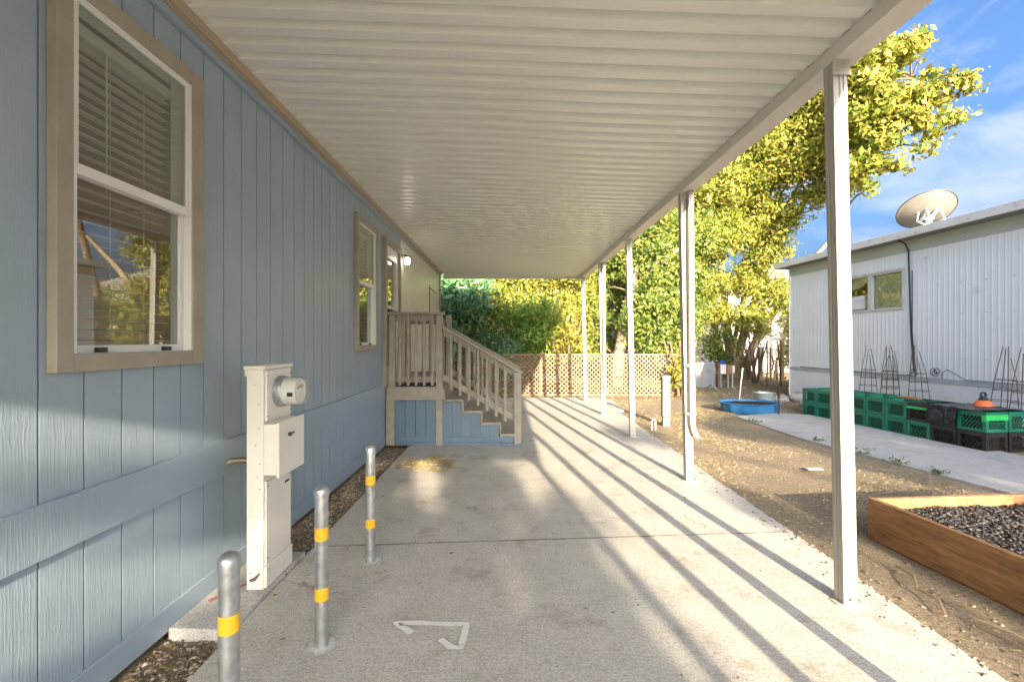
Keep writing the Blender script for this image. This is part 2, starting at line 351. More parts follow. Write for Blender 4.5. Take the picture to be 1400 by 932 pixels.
M['leaf_dry'] = leafmat('fallen_leaves', [(0.22, 0.13, 0.06), (0.34, 0.22, 0.10), (0.42, 0.30, 0.15), (0.30, 0.27, 0.10)], 0.1, 0.7)
M['straw'] = leafmat('dry_grass', [(0.34, 0.26, 0.13), (0.46, 0.37, 0.20), (0.54, 0.45, 0.27), (0.26, 0.20, 0.10)], 0.2, 0.7)
M['weed'] = leafmat('weed_leaves', [(0.05, 0.12, 0.03), (0.09, 0.17, 0.04), (0.14, 0.2, 0.06)], 0.2)
m, N_, L_, P_ = nodes('mixed_pebbles'); M['pebble'] = m
g = N_.new('ShaderNodeNewGeometry')
L_.new(ramp(N_, L_, g.outputs['Random Per Island'], [(0.1, (0.13, 0.10, 0.075)), (0.5, (0.25, 0.20, 0.145)), (0.85, (0.36, 0.295, 0.22)), (0.985, (0.55, 0.50, 0.43))]), P_.inputs['Base Color']); P_.inputs['Roughness'].default_value = 0.9
m, N_, L_, P_ = nodes('dark_mulch'); M['mulch'] = m
g = N_.new('ShaderNodeNewGeometry')
L_.new(ramp(N_, L_, g.outputs['Random Per Island'], [(0.1, (0.018, 0.016, 0.018)), (0.6, (0.05, 0.043, 0.042)), (0.95, (0.13, 0.115, 0.105))]), P_.inputs['Base Color']); P_.inputs['Roughness'].default_value = 0.75

def glass(name, tint=(0.92, 0.96, 0.93), ior=1.5, boost=1.0):
    m, N, L, P = nodes(name); N.remove(P)
    t = N.new('ShaderNodeBsdfTransparent'); t.inputs['Color'].default_value = (*tint, 1)
    g = N.new('ShaderNodeBsdfGlossy'); g.inputs['Roughness'].default_value = 0.0
    f = N.new('ShaderNodeFresnel'); f.inputs['IOR'].default_value = ior
    k = N.new('ShaderNodeMath'); k.operation = 'MULTIPLY'; k.inputs[1].default_value = boost; k.use_clamp = True; L.new(f.outputs[0], k.inputs[0])
    ge = N.new('ShaderNodeNewGeometry'); mr = N.new('ShaderNodeMapRange'); mr.inputs['To Min'].default_value = ior; mr.inputs['To Max'].default_value = 1/ior
    L.new(ge.outputs['Backfacing'], mr.inputs['Value']); L.new(mr.outputs[0], f.inputs['IOR'])
    ms = N.new('ShaderNodeMixShader'); L.new(k.outputs[0], ms.inputs[0]); L.new(t.outputs[0], ms.inputs[1]); L.new(g.outputs[0], ms.inputs[2])
    L.new(ms.outputs[0], N['Material Output'].inputs['Surface']); return m
M['pane'] = glass('window_glass', (0.88, 0.92, 0.89), 1.55, 1.9)
M['meterglass'] = glass('meter_glass', (0.93, 0.95, 0.93), 1.45)
m, N_, L_, P_ = nodes('lit_lamp_glass'); M['lampglow'] = m
P_.inputs['Base Color'].default_value = (0.9, 0.88, 0.8, 1); P_.inputs['Emission Color'].default_value = (1, 0.93, 0.78, 1); P_.inputs['Emission Strength'].default_value = 3.0
# sprayed marking paint: worn, soft edged
m, N_, L_, P_ = nodes('sprayed_white_paint'); M['spray'] = m
P_.inputs['Base Color'].default_value = (0.74, 0.73, 0.70, 1); P_.inputs['Roughness'].default_value = 0.8
at = N_.new('ShaderNodeAttribute'); at.attribute_name = 'edge'
v = coords(N_, L_); nf = tnoise(N_, L_, v, 90, 4, 0.8)
mu = N_.new('ShaderNodeMath'); mu.operation = 'MULTIPLY_ADD'; mu.inputs[1].default_value = 1.3; L_.new(at.outputs['Fac'], mu.inputs[0])
sb = N_.new('ShaderNodeMath'); sb.operation = 'SUBTRACT'; L_.new(nf, sb.inputs[0]); sb.inputs[1].default_value = 0.62; L_.new(sb.outputs[0], mu.inputs[2])
mu.use_clamp = True; L_.new(mu.outputs[0], P_.inputs['Alpha'])

# ------------------------------------------------------------------ ground
GZ = -0.05
def axis(lo, hi, step, far):
    a = [lo]
    while a[-1] < hi: a.append(a[-1]+step)
    s = step; r = a[-1]; out = list(a)
    while r < far: s *= 1.6; r += s; out.append(r)
    s = step; r = lo; pre = []
    while r > -far: s *= 1.6; r -= s; pre.append(r)
    return pre[::-1]+out
gx = axis(-4, 13, 0.14, 600); gy = axis(-2, 20, 0.14, 600)
def gh(x, y):
    h = GZ
    if -6 < x < 15 and -4 < y < 24:
        h += 0.022*noise.noise((x*0.9, y*0.9, 0)) + 0.012*noise.noise((x*3.1, y*3.1, 5)) + 0.006*noise.noise((x*8, y*8, 2))
        if x > 2.6: h += 0.0
    return min(h, -0.022)
gv = [(x, y, gh(x, y)) for y in gy for x in gx]
nx = len(gx); gf = [(j*nx+i, j*nx+i+1, (j+1)*nx+i+1, (j+1)*nx+i) for j in range(len(gy)-1) for i in range(nx-1)]
g_o = mesh_obj('ground', gv, gf, M['dirt']); tag(g_o, 'bare brown dirt yard with dry grass', None, None, 'structure')
g_o.data.polygons.foreach_set('use_smooth', [True]*len(g_o.data.polygons))

# ------------------------------------------------------------------ driveway slabs
drv = empty('driveway', (0, 0, 0), 'pale concrete driveway running under the carport'); drv['kind'] = 'structure'
def slab(name, poly, z0, z1, mt, parent=None, bev=0.008):
    mb = MB(); mb.prism([(x, y, 0) for x, y in poly], (0, 0, z0), (0, 0, z1))
    return mb.build(name, mt, parent, bevel=bev)
def edge_r(y): return 2.17+0.018*y
def jag(y0, y1, n, f, amp):
    return [(f(y0+(y1-y0)*k/n)+rnd.uniform(-amp, amp), y0+(y1-y0)*k/n) for k in range(n+1)]
for (ya, yb, yc, yd) in ((-6, -6, 3.33, 3.56), (3.345, 3.575, 9.5, 9.5), (9.515, 9.515, 12.1, 12.1)):
    poly = [(-1.42, ya)] + [(x, y) for x, y in jag(yb, yd, max(4, int((yd-yb)*4)), edge_r, 0.010)] + [(-1.42, yc)]
    slab('slab', poly, -0.1, 0.0, M['concrete'], drv, 0.002)
MB().prism([(-1.41, 3.3325, 0), (2.2, 3.5615, 0), (2.2, 3.5735, 0), (-1.41, 3.3445, 0)], (0, 0, -0.09), (0, 0, 0.0008)).build('joint_filler', M['jointdirt'], drv)
MB().box(-1.41, 2.3, 9.501, 9.514, -0.09, 0.0008).build('joint_filler', M['jointdirt'], drv)
slab('slab', [(2.352, 9.86), (2.52, 9.9), (2.68, 11.8), (2.385, 11.85)], -0.1, -0.006, M['concrete'], drv, 0.006)
pad = slab('meter_pad', [(-1.755, 2.36), (-1.428, 2.34), (-1.428, 3.22), (-1.755, 3.2)], -0.1, 0.022, M['padconc'], None)
tag(pad, 'small pale concrete pad under the electric meter cabinet', 'concrete pad')
pth = slab('path', [(4.6, 9.15), (4.58, 7.2), (5.02, 4.6), (5.4, 1.5), (5.9, -4), (7.7, -4), (7.3, 1.5), (6.9, 5.0), (6.75, 7.0), (6.35, 9.3), (5.6, 9.6)], -0.14, -0.018, M['path'], None)
tag(pth, 'grey concrete path in front of the plastic crates', None, None, 'structure')

# ------------------------------------------------------------------ blue house
XW = -1.77
house = empty('house', (XW-0.05, 0, 0), 'blue house with vertical groove siding and tan trimmed windows beside the carport', 'house')
YA, YB = -4.4, 11.7
W1 = (1.822, 2.542, 1.42, 2.93); W2 = tuple(a+(3.475 if i < 2 else 0) for i, a in enumerate(W1))
DR = (6.52, 7.30, 0.84, 2.90)
opens = (W1, W2, DR)
S = 0.186; y0 = 1.727
proto = {}
def board_mesh(ya, yb, za, zb, key):
    mb = MB(); ys = sorted({ya, yb} | {y for o in opens for y in o[:2] if ya < y < yb})
    for a, b in zip(ys[:-1], ys[1:]):
        hit = [o for o in opens if o[0] <= a+1e-6 and b-1e-6 <= o[1] and o[3] > za and o[2] < zb]
        if not hit: mb.box(XW-0.014, XW, a, b, za, zb)
        else:
            o = hit[0]
            if o[2] > za: mb.box(XW-0.014, XW, a, b, za, o[2])
            if o[3] < zb: mb.box(XW-0.014, XW, a, b, o[3], zb)
    return mb
k0, k1 = math.floor((YA-y0)/S), math.ceil((YB-y0)/S)
plain_u = plain_l = None
for k in range(k0, k1):
    ya = y0+k*S+0.004; yb = y0+(k+1)*S-0.004
    ya = max(ya, YA); yb = min(yb, YB)
    if yb-ya < 0.02: continue
    cream = ya > 7.36
    cut = any(o[0] < yb and o[1] > ya for o in opens)
    full = abs((yb-ya)-(S-0.008)) < 1e-4
    mt = M['cream_siding'] if cream else M['siding']
    if cut or not full or cream:
        bm_ = board_mesh(ya, yb, 0.86, 3.30, None)
        for j in range(len(bm_.v)//8):
            p8 = MB(); p8.v = bm_.v[j*8:j*8+8]; p8.f = bm_.f[:6]; o = p8.build('siding_board', mt, house)
            if cream: o['label'] = 'cream siding board beyond the door'
    elif plain_u is None:
        o = plain_u = board_mesh(ya, yb, 0.86, 3.30, None).build('siding_board', mt, house); ru = ya
    else: o = dup(plain_u, (0, ya-ru, 0), house)
    if cream: o['label'] = 'cream siding board beyond the door'
    zb = 0.70
    if not full: o = MB().box(XW-0.014, XW, ya, yb, 0.0, zb).build('siding_board', mt, house)
    elif plain_l is None or cream and not proto.get('c'):
        o = MB().box(XW-0.014, XW, ya, yb, 0.0, zb).build('siding_board', mt, house)
        if cream: proto['c'] = (o, ya)
        else: plain_l = o; rl = ya
    elif cream: o = dup(proto['c'][0], (0, ya-proto['c'][1], 0), house)
    else: o = dup(plain_l, (0, ya-rl, 0), house)
# sheathing behind the grooves (openings left), far walls, roof and floor closing the house shell except for an added back wall opening
mb = MB(); ys = sorted({YA, YB} | {y for o in opens for y in o[:2]})
for a, b in zip(ys[:-1], ys[1:]):
    hit = [o for o in opens if o[0] <= a+1e-6 and b <= o[1]+1e-6]
    if hit: mb.box(XW-0.10, XW-0.0145, a, b, 0, hit[0][2]); mb.box(XW-0.10, XW-0.0145, a, b, hit[0][3], 3.30)
    else: mb.box(XW-0.10, XW-0.0145, a, b, 0, 3.30)
mb.build('wall', M['siding'], house)
MB().box(-6.2, XW-0.002, YB, YB+0.1, 0, 3.3).build('wall', M['siding'], house)
MB().box(-6.2, XW-0.002, YA-0.1, YA, 0, 3.3).build('wall', M['siding'], house)
mb = MB(); mb.box(-6.3, -6.2, YA-0.1, -1.0, 0, 3.3).box(-6.3, -6.2, 6.0, YB+0.1, 0, 3.3).box(-6.3, -6.2, -1.0, 6.0, 0, 1.0).box(-6.3, -6.2, -1.0, 6.0, 3.1, 3.3)  # wide gap added in the unseen back wall so daylight brightens the room
mb.build('wall', M['siding'], house)
mb = MB(); mb.prism([(-6.6, 0, 3.302), (XW-0.003, 0, 3.302), (XW-0.003, 0, 3.40), (-4.0, 0, 4.1), (-6.6, 0, 3.4)], (0, YA-0.3, 0), (0, YB+0.25, 0)).build('roof', M['roofgrey'], house)
MB().box(-6.2, XW-0.101, YA, YB, 0.70, 0.80).build('floor', M['room'], house)
MB().box(-6.19, XW-0.102, 6.3, 6.38, 0.801, 3.279).build('room_wall', M['room'], house); MB().box(-6.19, XW-0.102, YA+.01, YB-.01, 3.28, 3.298).build('ceiling', M['room'], house)
# belly band, base trim, top frieze
MB().box(XW+0.0005, XW+0.02, YA, 6.46, 0.675, 0.885).build('belly_band', M['siding'], house, bevel=0.003)
MB().box(XW+0.0005, XW+0.02, 7.7, YB, 0.675, 0.885).build('belly_band', M['cream_siding'], house, bevel=0.003)
MB().box(XW+0.0005, XW+0.013, YA, 6.46, 0.0, 0.13).build('base_trim', M['siding'], house, bevel=0.003)
MB().box(XW-0.02, XW+0.022, YB-0.075, YB+0.12, 0.0, 3.2).build('corner_trim', M['taupe'], house, bevel=0.003)
MB().box(XW+0.001, XW+0.03, YA, YB, 3.17, 3.30).build('frieze', M['siding'], house, bevel=0.003)
fz = MB(); fz.box(XW+0.031, XW+0.062, YA, YB+0.2, 3.228, 3.288).box(XW+0.031, XW+0.045, YA, YB+0.2, 3.212, 3.2275); fz.build('fascia', M['ledgerwood'], house, bevel=0.004)
# windows
def make_window(W):
    ya, yb, za, zb = W
    win = MB()
    fw = 0.030
    for (a, b, c, d) in ((ya, ya+fw, za, zb), (yb-fw, yb, za, zb), (ya+fw, yb-fw, za, za+fw), (ya+fw, yb-fw, zb-fw, zb)):
        win.box(XW-0.085, XW+0.030, a, b, c, d)
    win = win.build('window', M['vinyl'], house, bevel=0.003)
    zm = za+0.78
    t = 0.09; x1 = XW+0.042
    for nm, (a, b, c, d) in {'l': (ya-0.045, ya+0.045, za-0.045, zb+0.045), 'r': (yb-0.045, yb+0.045, za-0.045, zb+0.045)}.items():
        pass
    MB().box(XW+0.0006, x1, ya-0.066, ya+0.004, za-0.045, zb+0.05).build('trim', M['taupe'], win, bevel=0.003)
    MB().box(XW+0.0006, x1-0.002, yb-0.028, yb+0.06, za-0.045, zb+0.05).build('trim', M['taupe'], win, bevel=0.003)
    MB().box(XW+0.0006, x1-0.001, ya+0.0045, yb-0.0285, za-0.045, za+0.028).build('trim', M['taupe'], win, bevel=0.003)
    MB().box(XW+0.0006, x1-0.001, ya+0.0045, yb-0.0285, zb-0.028, zb+0.05).build('trim', M['taupe'], win, bevel=0.003)
    a, b = ya+fw, yb-fw
    sash = MB()
    sash.box(XW-0.008, XW+0.027, a, b, zm-0.022, zm+0.022)
    sash.box(XW-0.008, XW+0.019, a, a+0.018, zm+0.022, zb-fw).box(XW-0.008, XW+0.019, b-0.018, b, zm+0.022, zb-fw).box(XW-0.008, XW+0.019, a+0.018, b-0.018, zb-fw-0.018, zb-fw)
    sash.build('upper_sash', M['vinyl'], win, bevel=0.002)
    ls = MB()
    ls.box(XW-0.040, XW-0.012, a, a+0.03, za+fw, zm).box(XW-0.040, XW-0.012, b-0.03, b, za+fw, zm)
    ls.box(XW-0.040, XW-0.012, a+0.03, b-0.03, za+fw, za+fw+0.032).box(XW-0.040, XW-0.012, a+0.03, b-0.03, zm-0.02, zm+0.02)
    ls.build('lower_sash', M['vinyl'], win, bevel=0.002)
    MB().box(XW+0.004, XW+0.008, a+0.018, b-0.018, zm+0.022, zb-fw-0.018).build('pane', M['pane'], win)
    MB().box(XW-0.028, XW-0.024, a+0.03, b-0.03, za+fw+0.032, zm-0.02).build('pane', M['pane'], win)
    for yy in (a+0.12, b-0.16): MB().box(XW-0.0115, XW+0.008, yy, yy+0.045, za+fw+0.001, za+fw+0.022).build('latch', M['blackmetal'], win)
    bx = XW-0.125
    MB().box(bx-0.03, bx+0.03, ya+0.01, yb-0.01, zb-0.10, zb-0.045).build('head_rail', M['slat'], win, bevel=0.004)
    MB().box(bx-0.018, bx+0.018, ya+0.02, yb-0.02, za+0.03, za+0.05).build('bottom_rail', M['slat'], win)
    sm = None; n = 27; z = zb-0.13; dz = (zb-0.13-za-0.08)/n
    for k in range(n+1):
        zz = z-k*dz
        if sm is None:
            sb_ = MB(); c_, s_ = 0.025*math.cos(R(-7)), 0.025*math.sin(R(-7))
            sb_.prism([(bx-c_, 0, zz-s_), (bx, 0, zz+0.003), (bx+c_, 0, zz+s_), (bx+c_, 0, zz+s_+0.0025), (bx, 0, zz+0.0055), (bx-c_, 0, zz-s_+0.0025)], (0, ya+0.015, 0), (0, yb-0.015, 0))
            sm = sb_.build('slat', M['slat'], win)
        else: dup(sm, (0, 0, -k*dz), win)
    cd = MB()
    for yy in (ya+0.16, (ya+yb)/2, yb-0.16): cd.tube([(bx, yy, zb-0.1), (bx, yy, za+0.04)], 0.0022, 5)
    cd.tube([(bx+0.035, ya+0.30, zb-0.1), (bx+0.035, ya+0.30, zb-0.75)], 0.004, 5)
    cd.build('cord', M['slat'], win)
    return win
win1 = make_window(W1)
win2 = copy_tree(win1, house); win2.location = (win1.location[0], win1.location[1]+3.475, win1.location[2])
win1['label'] = 'large near window with half open blinds'; win2['label'] = 'window beside the porch'
# door
door = MB().box(XW-0.06, XW+0.008, DR[0]+0.002, DR[1]-0.002, DR[2]+0.001, 1.12).box(XW-0.06, XW+0.008, DR[0]+0.002, DR[0]+0.13, 1.12, DR[3]-0.002).box(XW-0.06, XW+0.008, DR[1]-0.13, DR[1]-0.002, 1.12, DR[3]-0.002)
door.box(XW-0.06, XW+0.008, DR[0]+0.13, DR[1]-0.13, 2.72, DR[3]-0.002).box(XW-0.05, XW+0.005, DR[0]+0.13, DR[1]-0.13, 1.98, 2.03)
door = door.build('door', M['doorwhite'], house, bevel=0.003)
MB().box(XW-0.035, XW-0.03, DR[0]+0.13, DR[1]-0.13, 1.12, 1.98).build('pane', M['pane'], door)
MB().box(XW-0.035, XW-0.03, DR[0]+0.13, DR[1]-0.13, 2.03, 2.72).build('pane', M['pane'], door)
MB().box(XW+0.009, XW+0.06, DR[0]+0.05, DR[0]+0.07, 1.75, 1.95).build('handle', M['blackmetal'], door)
MB().box(XW+0.0006, XW+0.045, DR[0]-0.09, DR[0]-0.001, DR[2], DR[3]+0.09).build('door_trim', M['taupe'], door, bevel=0.003)
MB().box(XW+0.0006, XW+0.045, DR[1]+0.001, DR[1]+0.06, DR[2], DR[3]+0.09).build('door_trim', M['taupe'], door, bevel=0.003)
MB().box(XW+0.0006, XW+0.043, DR[0]-0.0005, DR[1]+0.0005, DR[3]+0.001, DR[3]+0.09).build('door_trim', M['taupe'], door, bevel=0.003)
# wall lamp
lamp = empty('wall_lamp', (XW, 7.52, 2.84), 'lit jar lamp with dark bracket on wall by the porch door', 'lamp')
mb = MB(); mb.lathe([(0.055, 0), (0.055, 0.012), (0.03, 0.022)], 16, (XW+0.001, 7.52, 2.90), axis='x'); mb.tube([(XW+0.02, 7.52, 2.90), (XW+0.07, 7.52, 2.915), (XW+0.10, 7.52, 2.89)], 0.012, 8)
mb.lathe([(0.016, 0.0), (0.042, -0.015), (0.042, -0.032), (0.038, -0.034)], 16, (XW+0.105, 7.52, 2.905)); mb.build('bracket', M['blackmetal'], lamp, smooth=True)
MB().lathe([(0.03, 0.0), (0.039, -0.015), (0.041, -0.09), (0.032, -0.108), (0.01, -0.112)], 16, (XW+0.105, 7.52, 2.871)).build('glass_jar', M['lampglow'], lamp, smooth=True)
brk = MB().box(XW+0.0005, XW+0.012, 10.2, 10.23, 2.15, 2.75).tube([(XW+0.006, 10.215, 2.7), (XW+0.16, 10.215, 2.55)], 0.008, 6).build('wall_bracket', M['blackmetal'])
tag(brk, 'thin dark hook bracket on cream siding near the far house corner', 'bracket')

# ------------------------------------------------------------------ carport
car = empty('carport', (1.9, 2.6, 0), 'cream metal carport with ribbed roof on slim square posts', 'carport')
PT = 0.152
def zroof(x): return 3.285+(x+1.72)*(-0.105/3.6)
RX0, RX1 = XW+0.055, 1.93
def pan_prof():
    t = 0.003
    raw = [(-0.02, 0.0), (0.078, 0.0), (0.087, 0.054), (0.138, 0.054), (0.150, 0.0), (0.18, 0.0)]
    pts = [(0.0, 0.0)]
    for i in range(1, 5):
        p, a, b = Vector(raw[i]), Vector(raw[i-1]), Vector(raw[i+1]); rr = 0.008 if i < 4 else 0.002
        u = p+(a-p).normalized()*rr; v_ = p+(b-p).normalized()*rr
        for k in range(4):
            f = k/3; q_ = u*(1-f)**2+p*2*f*(1-f)+v_*f*f; pts.append((min(q_.x, 0.1515), q_.y))
    return pts, t
pts, t = pan_prof()
up = [(y, z) for y, z in pts]; dn = [(y, z+t) for y, z in reversed(pts)]
pan = MB(); pan.prism([(RX0, YA+y, zroof(RX0)+z) for y, z in up+dn], (0, 0, 0), (RX1-RX0, 0, zroof(RX1)-zroof(RX0)))
pan0 = pan.build('roof_panel', M['pan'], car, smooth=True)
npan = int(round((YB+0.25-YA)/PT))
for k in range(1, npan): dup(pan0, (0, k*PT, 0), car)
YE = YA+npan*PT
# top skin keeps daylight out of the rib gaps along the wall edge
MB().prism([(RX0, 0, zroof(RX0)+0.0595), (RX1, 0, zroof(RX1)+0.0595), (RX1, 0, zroof(RX1)+0.0655), (RX0, 0, zroof(RX0)+0.0655)], (0, YA, 0), (0, YE, 0)).build('roof_skin', M['pan'], car)
BX0, BX1 = 1.835, 1.915
MB().box(BX0, BX1, YA, YE, 3.085, zroof(BX1)-0.006).build('beam', M['gutter'], car, bevel=0.004)
gt = MB().prism([(BX1+0.001, 0, 3.092), (BX1+0.075, 0, 3.092), (BX1+0.085, 0, 3.14), (BX1+0.105, 0, 3.20), (BX1+0.105, 0, 3.26), (BX1+0.09, 0, 3.26), (BX1+0.088, 0, 3.205), (BX1+0.07, 0, 3.15), (BX1+0.06, 0, 3.102), (BX1+0.001, 0, 3.102)], (0, YA-0.05, 0), (0, YE+0.05, 0))
gt.build('gutter', M['gutter'], car)
MB().box(RX0, RX1, YE+0.001, YE+0.03, 3.14, 3.36).build('end_fascia', M['gutter'], car)
MB().box(RX0, RX1, YA-0.03, YA-0.001, 3.14, 3.36).build('end_fascia', M['gutter'], car)
MB().prism([(RX0-0.002, 0, 3.292), (RX0+0.035, 0, 3.292), (RX0+0.035, 0, 3.302), (RX0+0.003, 0, 3.31)], (0, YA, 0), (0, YE, 0)).build('wall_hanger', M['gutter'], car)
def post_profile(s):
    h = s/2; g = 0.006
    side = [(-h, -h), (-h*0.55, -h), (-h*0.45, -h+g), (-0.006, -h+g), (0, -h+g*0.2), (0.006, -h+g), (h*0.45, -h+g), (h*0.55, -h)]
    out = []
    for k in range(4):
        c, s_ = math.cos(k*math.pi/2), math.sin(k*math.pi/2)
        out += [(x*c-y*s_, x*s_+y*c) for x, y in side]
    return out
pp = post_profile(0.078)
posts_y = [-4.1, -1.88, 0.35, 2.60, 4.88, 7.10, 9.27, 11.42]
p0 = None
for i, y in enumerate(posts_y):
    if p0 is None:
        mb = MB(); bx, tx = 1.94, 1.876; z1 = 3.084
        lev = [(0.002, bx), (z1, tx)]
        for z, x in lev: mb.v += [(x+a, y+b, z) for a, b in pp]
        n = len(pp); mb.f += [(j, (j+1) % n, n+(j+1) % n, n+j) for j in range(n)] + [tuple(range(n)), tuple(range(n, 2*n))]
        p0 = mb.build('post', M['postpaint'], car)
        bp0 = MB().box(1.98, 2.025, y-0.035, y+0.035, 0.001, 0.007).build('base_plate', M['postpaint'], p0)
        bp1 = MB().box(1.868, 1.90, y-0.03, y+0.03, 0.001, 0.006).build('base_plate', M['postpaint'], p0)
        bo = MB().lathe([(0.008, 0.0), (0.008, 0.012), (0.005, 0.014)], 8, (2.008, y, 0.007)).build('bolt', M['screw'], p0)
        bo2 = MB().box(1.932, 1.944, y-0.0415, y-0.036, 0.03, 0.042).build('bolt', M['screw'], p0)
        cl = MB().box(tx-0.048, tx+0.048, y-0.05, y-0.041, 3.0, 3.084).box(tx-0.02, tx-0.012, y-0.053, y-0.05, 3.02, 3.028).box(tx+0.012, tx+0.02, y-0.053, y-0.05, 3.06, 3.068).build('post_clip', M['postpaint'], p0)
    else:
        p = dup(p0, (0, y-posts_y[0], 0), car); dup(bp0, (0, 0, 0), p); dup(bo, (0, 0, 0), p); dup(bo2, (0, 0, 0), p); dup(bp1, (0, 0, 0), p); dup(cl, (0, 0, 0), p)
def downspout(y):
    mb = MB(); yf = y-0.045
    def sec(x, yy, z, wx=0.052, wy=0.058): return [(x-wx/2, yy-wy/2, z), (x+wx/2, yy-wy/2, z), (x+wx/2, yy+wy/2, z), (x-wx/2, yy+wy/2, z)]
    yc = y-0.072; off = 0.03
    secs = [sec(1.876+off+0.02, yc, 3.095), sec(1.926+off-0.01, yc, 0.62), sec(1.93+off, yc, 0.56), sec(1.955+off, yc, 0.50), sec(1.985+off, yc, 0.475)]
    for s_ in secs: mb.v += s_
    for k in range(len(secs)-1):
        for j in range(4): mb.f.append((k*4+j, k*4+(j+1) % 4, k*4+4+(j+1) % 4, k*4+4+j))
    mb.f += [(0, 1, 2, 3)]
    d = mb.build('downspout', M['postpaint'], car)
    st = MB()
    for z in (1.23, 0.72):
        x = 1.876+off+(3.09-z)/2.47*0.04
        st.box(x-0.055, x+0.034, yc-0.033, yc-0.0295, z, z+0.022)
    st.build('strap', M['gutter'], d)
downspout(4.88); downspout(9.27)

# ------------------------------------------------------------------ porch stairs
st = empty('porch_stairs', (-0.9, 6.6, 0), 'taupe wooden porch steps with railings and blue skirting at the house door', 'stairs')
W = M['stairwood']; YN, YF = 6.57, 7.62
DZ = 0.83
# deck boards along X
nb = 8; bw = (YF-YN+0.04)/nb; d0 = None
for k in range(nb):
    if d0 is None: d0 = MB().box(XW+0.05, -0.93, YN-0.02, YN-0.02+bw-0.006, DZ-0.03, DZ).build('deck_board', W, st, bevel=0.003)
    else: dup(d0, (0, k*bw, 0), st)
MB().box(-1.79+0.045, -0.935, YN-0.04, YN-0.0205, 0.655, 0.845).build('rim_board', W, st, bevel=0.003)
MB().box(-1.79+0.045, -0.935, YF+0.02, YF+0.04, 0.655, 0.80).build('rim_board', W, st, bevel=0.003)
MB().box(-0.955, -0.935, YN-0.0195, YF+0.0195, 0.655, 0.799).build('rim_board', W, st, bevel=0.003)
def post(x0, x1, y0_, y1_, z0, z1, nm='newel_post'): return MB().box(x0, x1, y0_, y1_, z0, z1).build(nm, W, st, bevel=0.004)
post(-1.755, -1.635, YN-0.03, YN+0.06, 0.0, 0.654, 'leg'); post(-1.04, -0.945, YN-0.03, YN+0.06, 0.0, 0.654, 'leg')
post(-1.755, -1.635, YF-0.04, YF+0.035, 0.0, 0.654, 'leg'); post(-1.04, -0.945, YF-0.04, YF+0.035, 0.0, 0.654, 'leg')
post(-1.72, -1.63, YN-0.0195, YN+0.05, DZ+0.001, 1.878); post(-1.04, -0.95, YN-0.0195, YN+0.06, DZ+0.001, 1.878)
post(-1.72, -1.63, YF-0.05, YF+0.03, DZ+0.001, 1.86); post(-1.04, -0.95, YF-0.05, YF+0.03, DZ+0.001, 1.93)
MB().box(-1.765, -0.925, YN-0.05, YN+0.09, 1.88, 1.915).build('top_rail', W, st, bevel=0.004)
MB().box(-1.63, -1.04, YN+0.015, YN+0.05, 1.79, 1.879).build('rail', W, st, bevel=0.003)
MB().box(-1.63, -1.04, YN+0.015, YN+0.05, 0.905, 0.99).build('rail', W, st, bevel=0.003)
MB().box(-1.63, -1.04, YF-0.01, YF+0.025, 1.78, 1.86).build('rail', W, st, bevel=0.003)
MB().box(-1.63, -1.04, YF-0.01, YF+0.025, 0.905, 0.99).build('rail', W, st, bevel=0.003)
b0 = None
for k in range(5):
    x = -1.63+(k+0.62)*0.116
    if b0 is None: b0 = MB().box(x-0.019, x+0.019, YN-0.024, YN+0.0145, 0.86, 1.878).build('baluster', W, st, bevel=0.002)
    else: dup(b0, (k*0.116, 0, 0), st)
    dup(b0, (k*0.116+0.02, YF-YN-0.02, -0.02), st)
# stair flight
RZ = DZ/5; TD = 0.27; X0 = -0.925
def hr(x): return 1.735-(x+0.97)*0.575      # handrail top line
XB = 0.20
for side, yy in ((0, YN+0.005), (1, YF-0.01)):
    MB().bar((-0.948, yy, hr(-0.948)-0.02), (XB, yy, hr(XB)-0.02), 0.125, 0.035).build('handrail', W, st, bevel=0.004)
    MB().bar((-0.948, yy+0.032, hr(-0.948)-0.085), (XB-0.12, yy+0.032, hr(XB-0.12)-0.085), 0.035, 0.085).build('rail', W, st, bevel=0.003)
    MB().bar((-0.948, yy+0.032, hr(-0.948)-0.74), (XB-0.12, yy+0.032, hr(XB-0.12)-0.74), 0.035, 0.085).build('rail', W, st, bevel=0.003)
    MB().box(0.085, 0.185, yy-0.045, yy+0.05, 0.03, hr(0.135)-0.045).build('newel_post', W, st, bevel=0.004)
    bb = None
    for k in range(7):
        x = -0.825+k*0.13
        if bb is None: bb = MB().box(x-0.019, x+0.019, yy-0.024, yy+0.0145, hr(x)-0.86, hr(x)-0.045).build('baluster', W, st, bevel=0.002)
        else: dup(bb, (k*0.13, 0, -k*0.13*0.575), st)
# grooved treads: two boards each, ends serrated by the grooves
def tread(x0, x1, z):
    n = 9; w_ = (x1-x0)/n; poly = [(x0, 0, z), (x1, 0, z)]
    for j in range(n):
        xr = x1-j*w_; poly += [(xr, 0, z-0.026), (xr-w_*0.5, 0, z-0.026), (xr-w_*0.5, 0, z-0.038), (xr-w_, 0, z-0.038)]
    poly.append((x0, 0, z-0.026))
    return MB().prism(poly, (0, YN-0.045, 0), (0, YF+0.02, 0))
t0 = None
for k in range(4):
    xs = X0+k*TD; z = DZ-(k+1)*RZ
    for j in range(2):
        if t0 is None: t0 = tread(xs, xs+0.136, z).build('tread', W, st)
        else: dup(t0, (k*TD+j*0.14, 0, -k*RZ), st)
r0 = None
for k in range(4):
    xs = X0+k*TD
    if r0 is None: r0 = MB().box(xs-0.008, xs+0.012, YN-0.03, YF+0.01, DZ-RZ+0.001, DZ-0.031).build('riser', W, st, bevel=0.002)
    else: dup(r0, (k*TD, 0, -k*RZ), st)
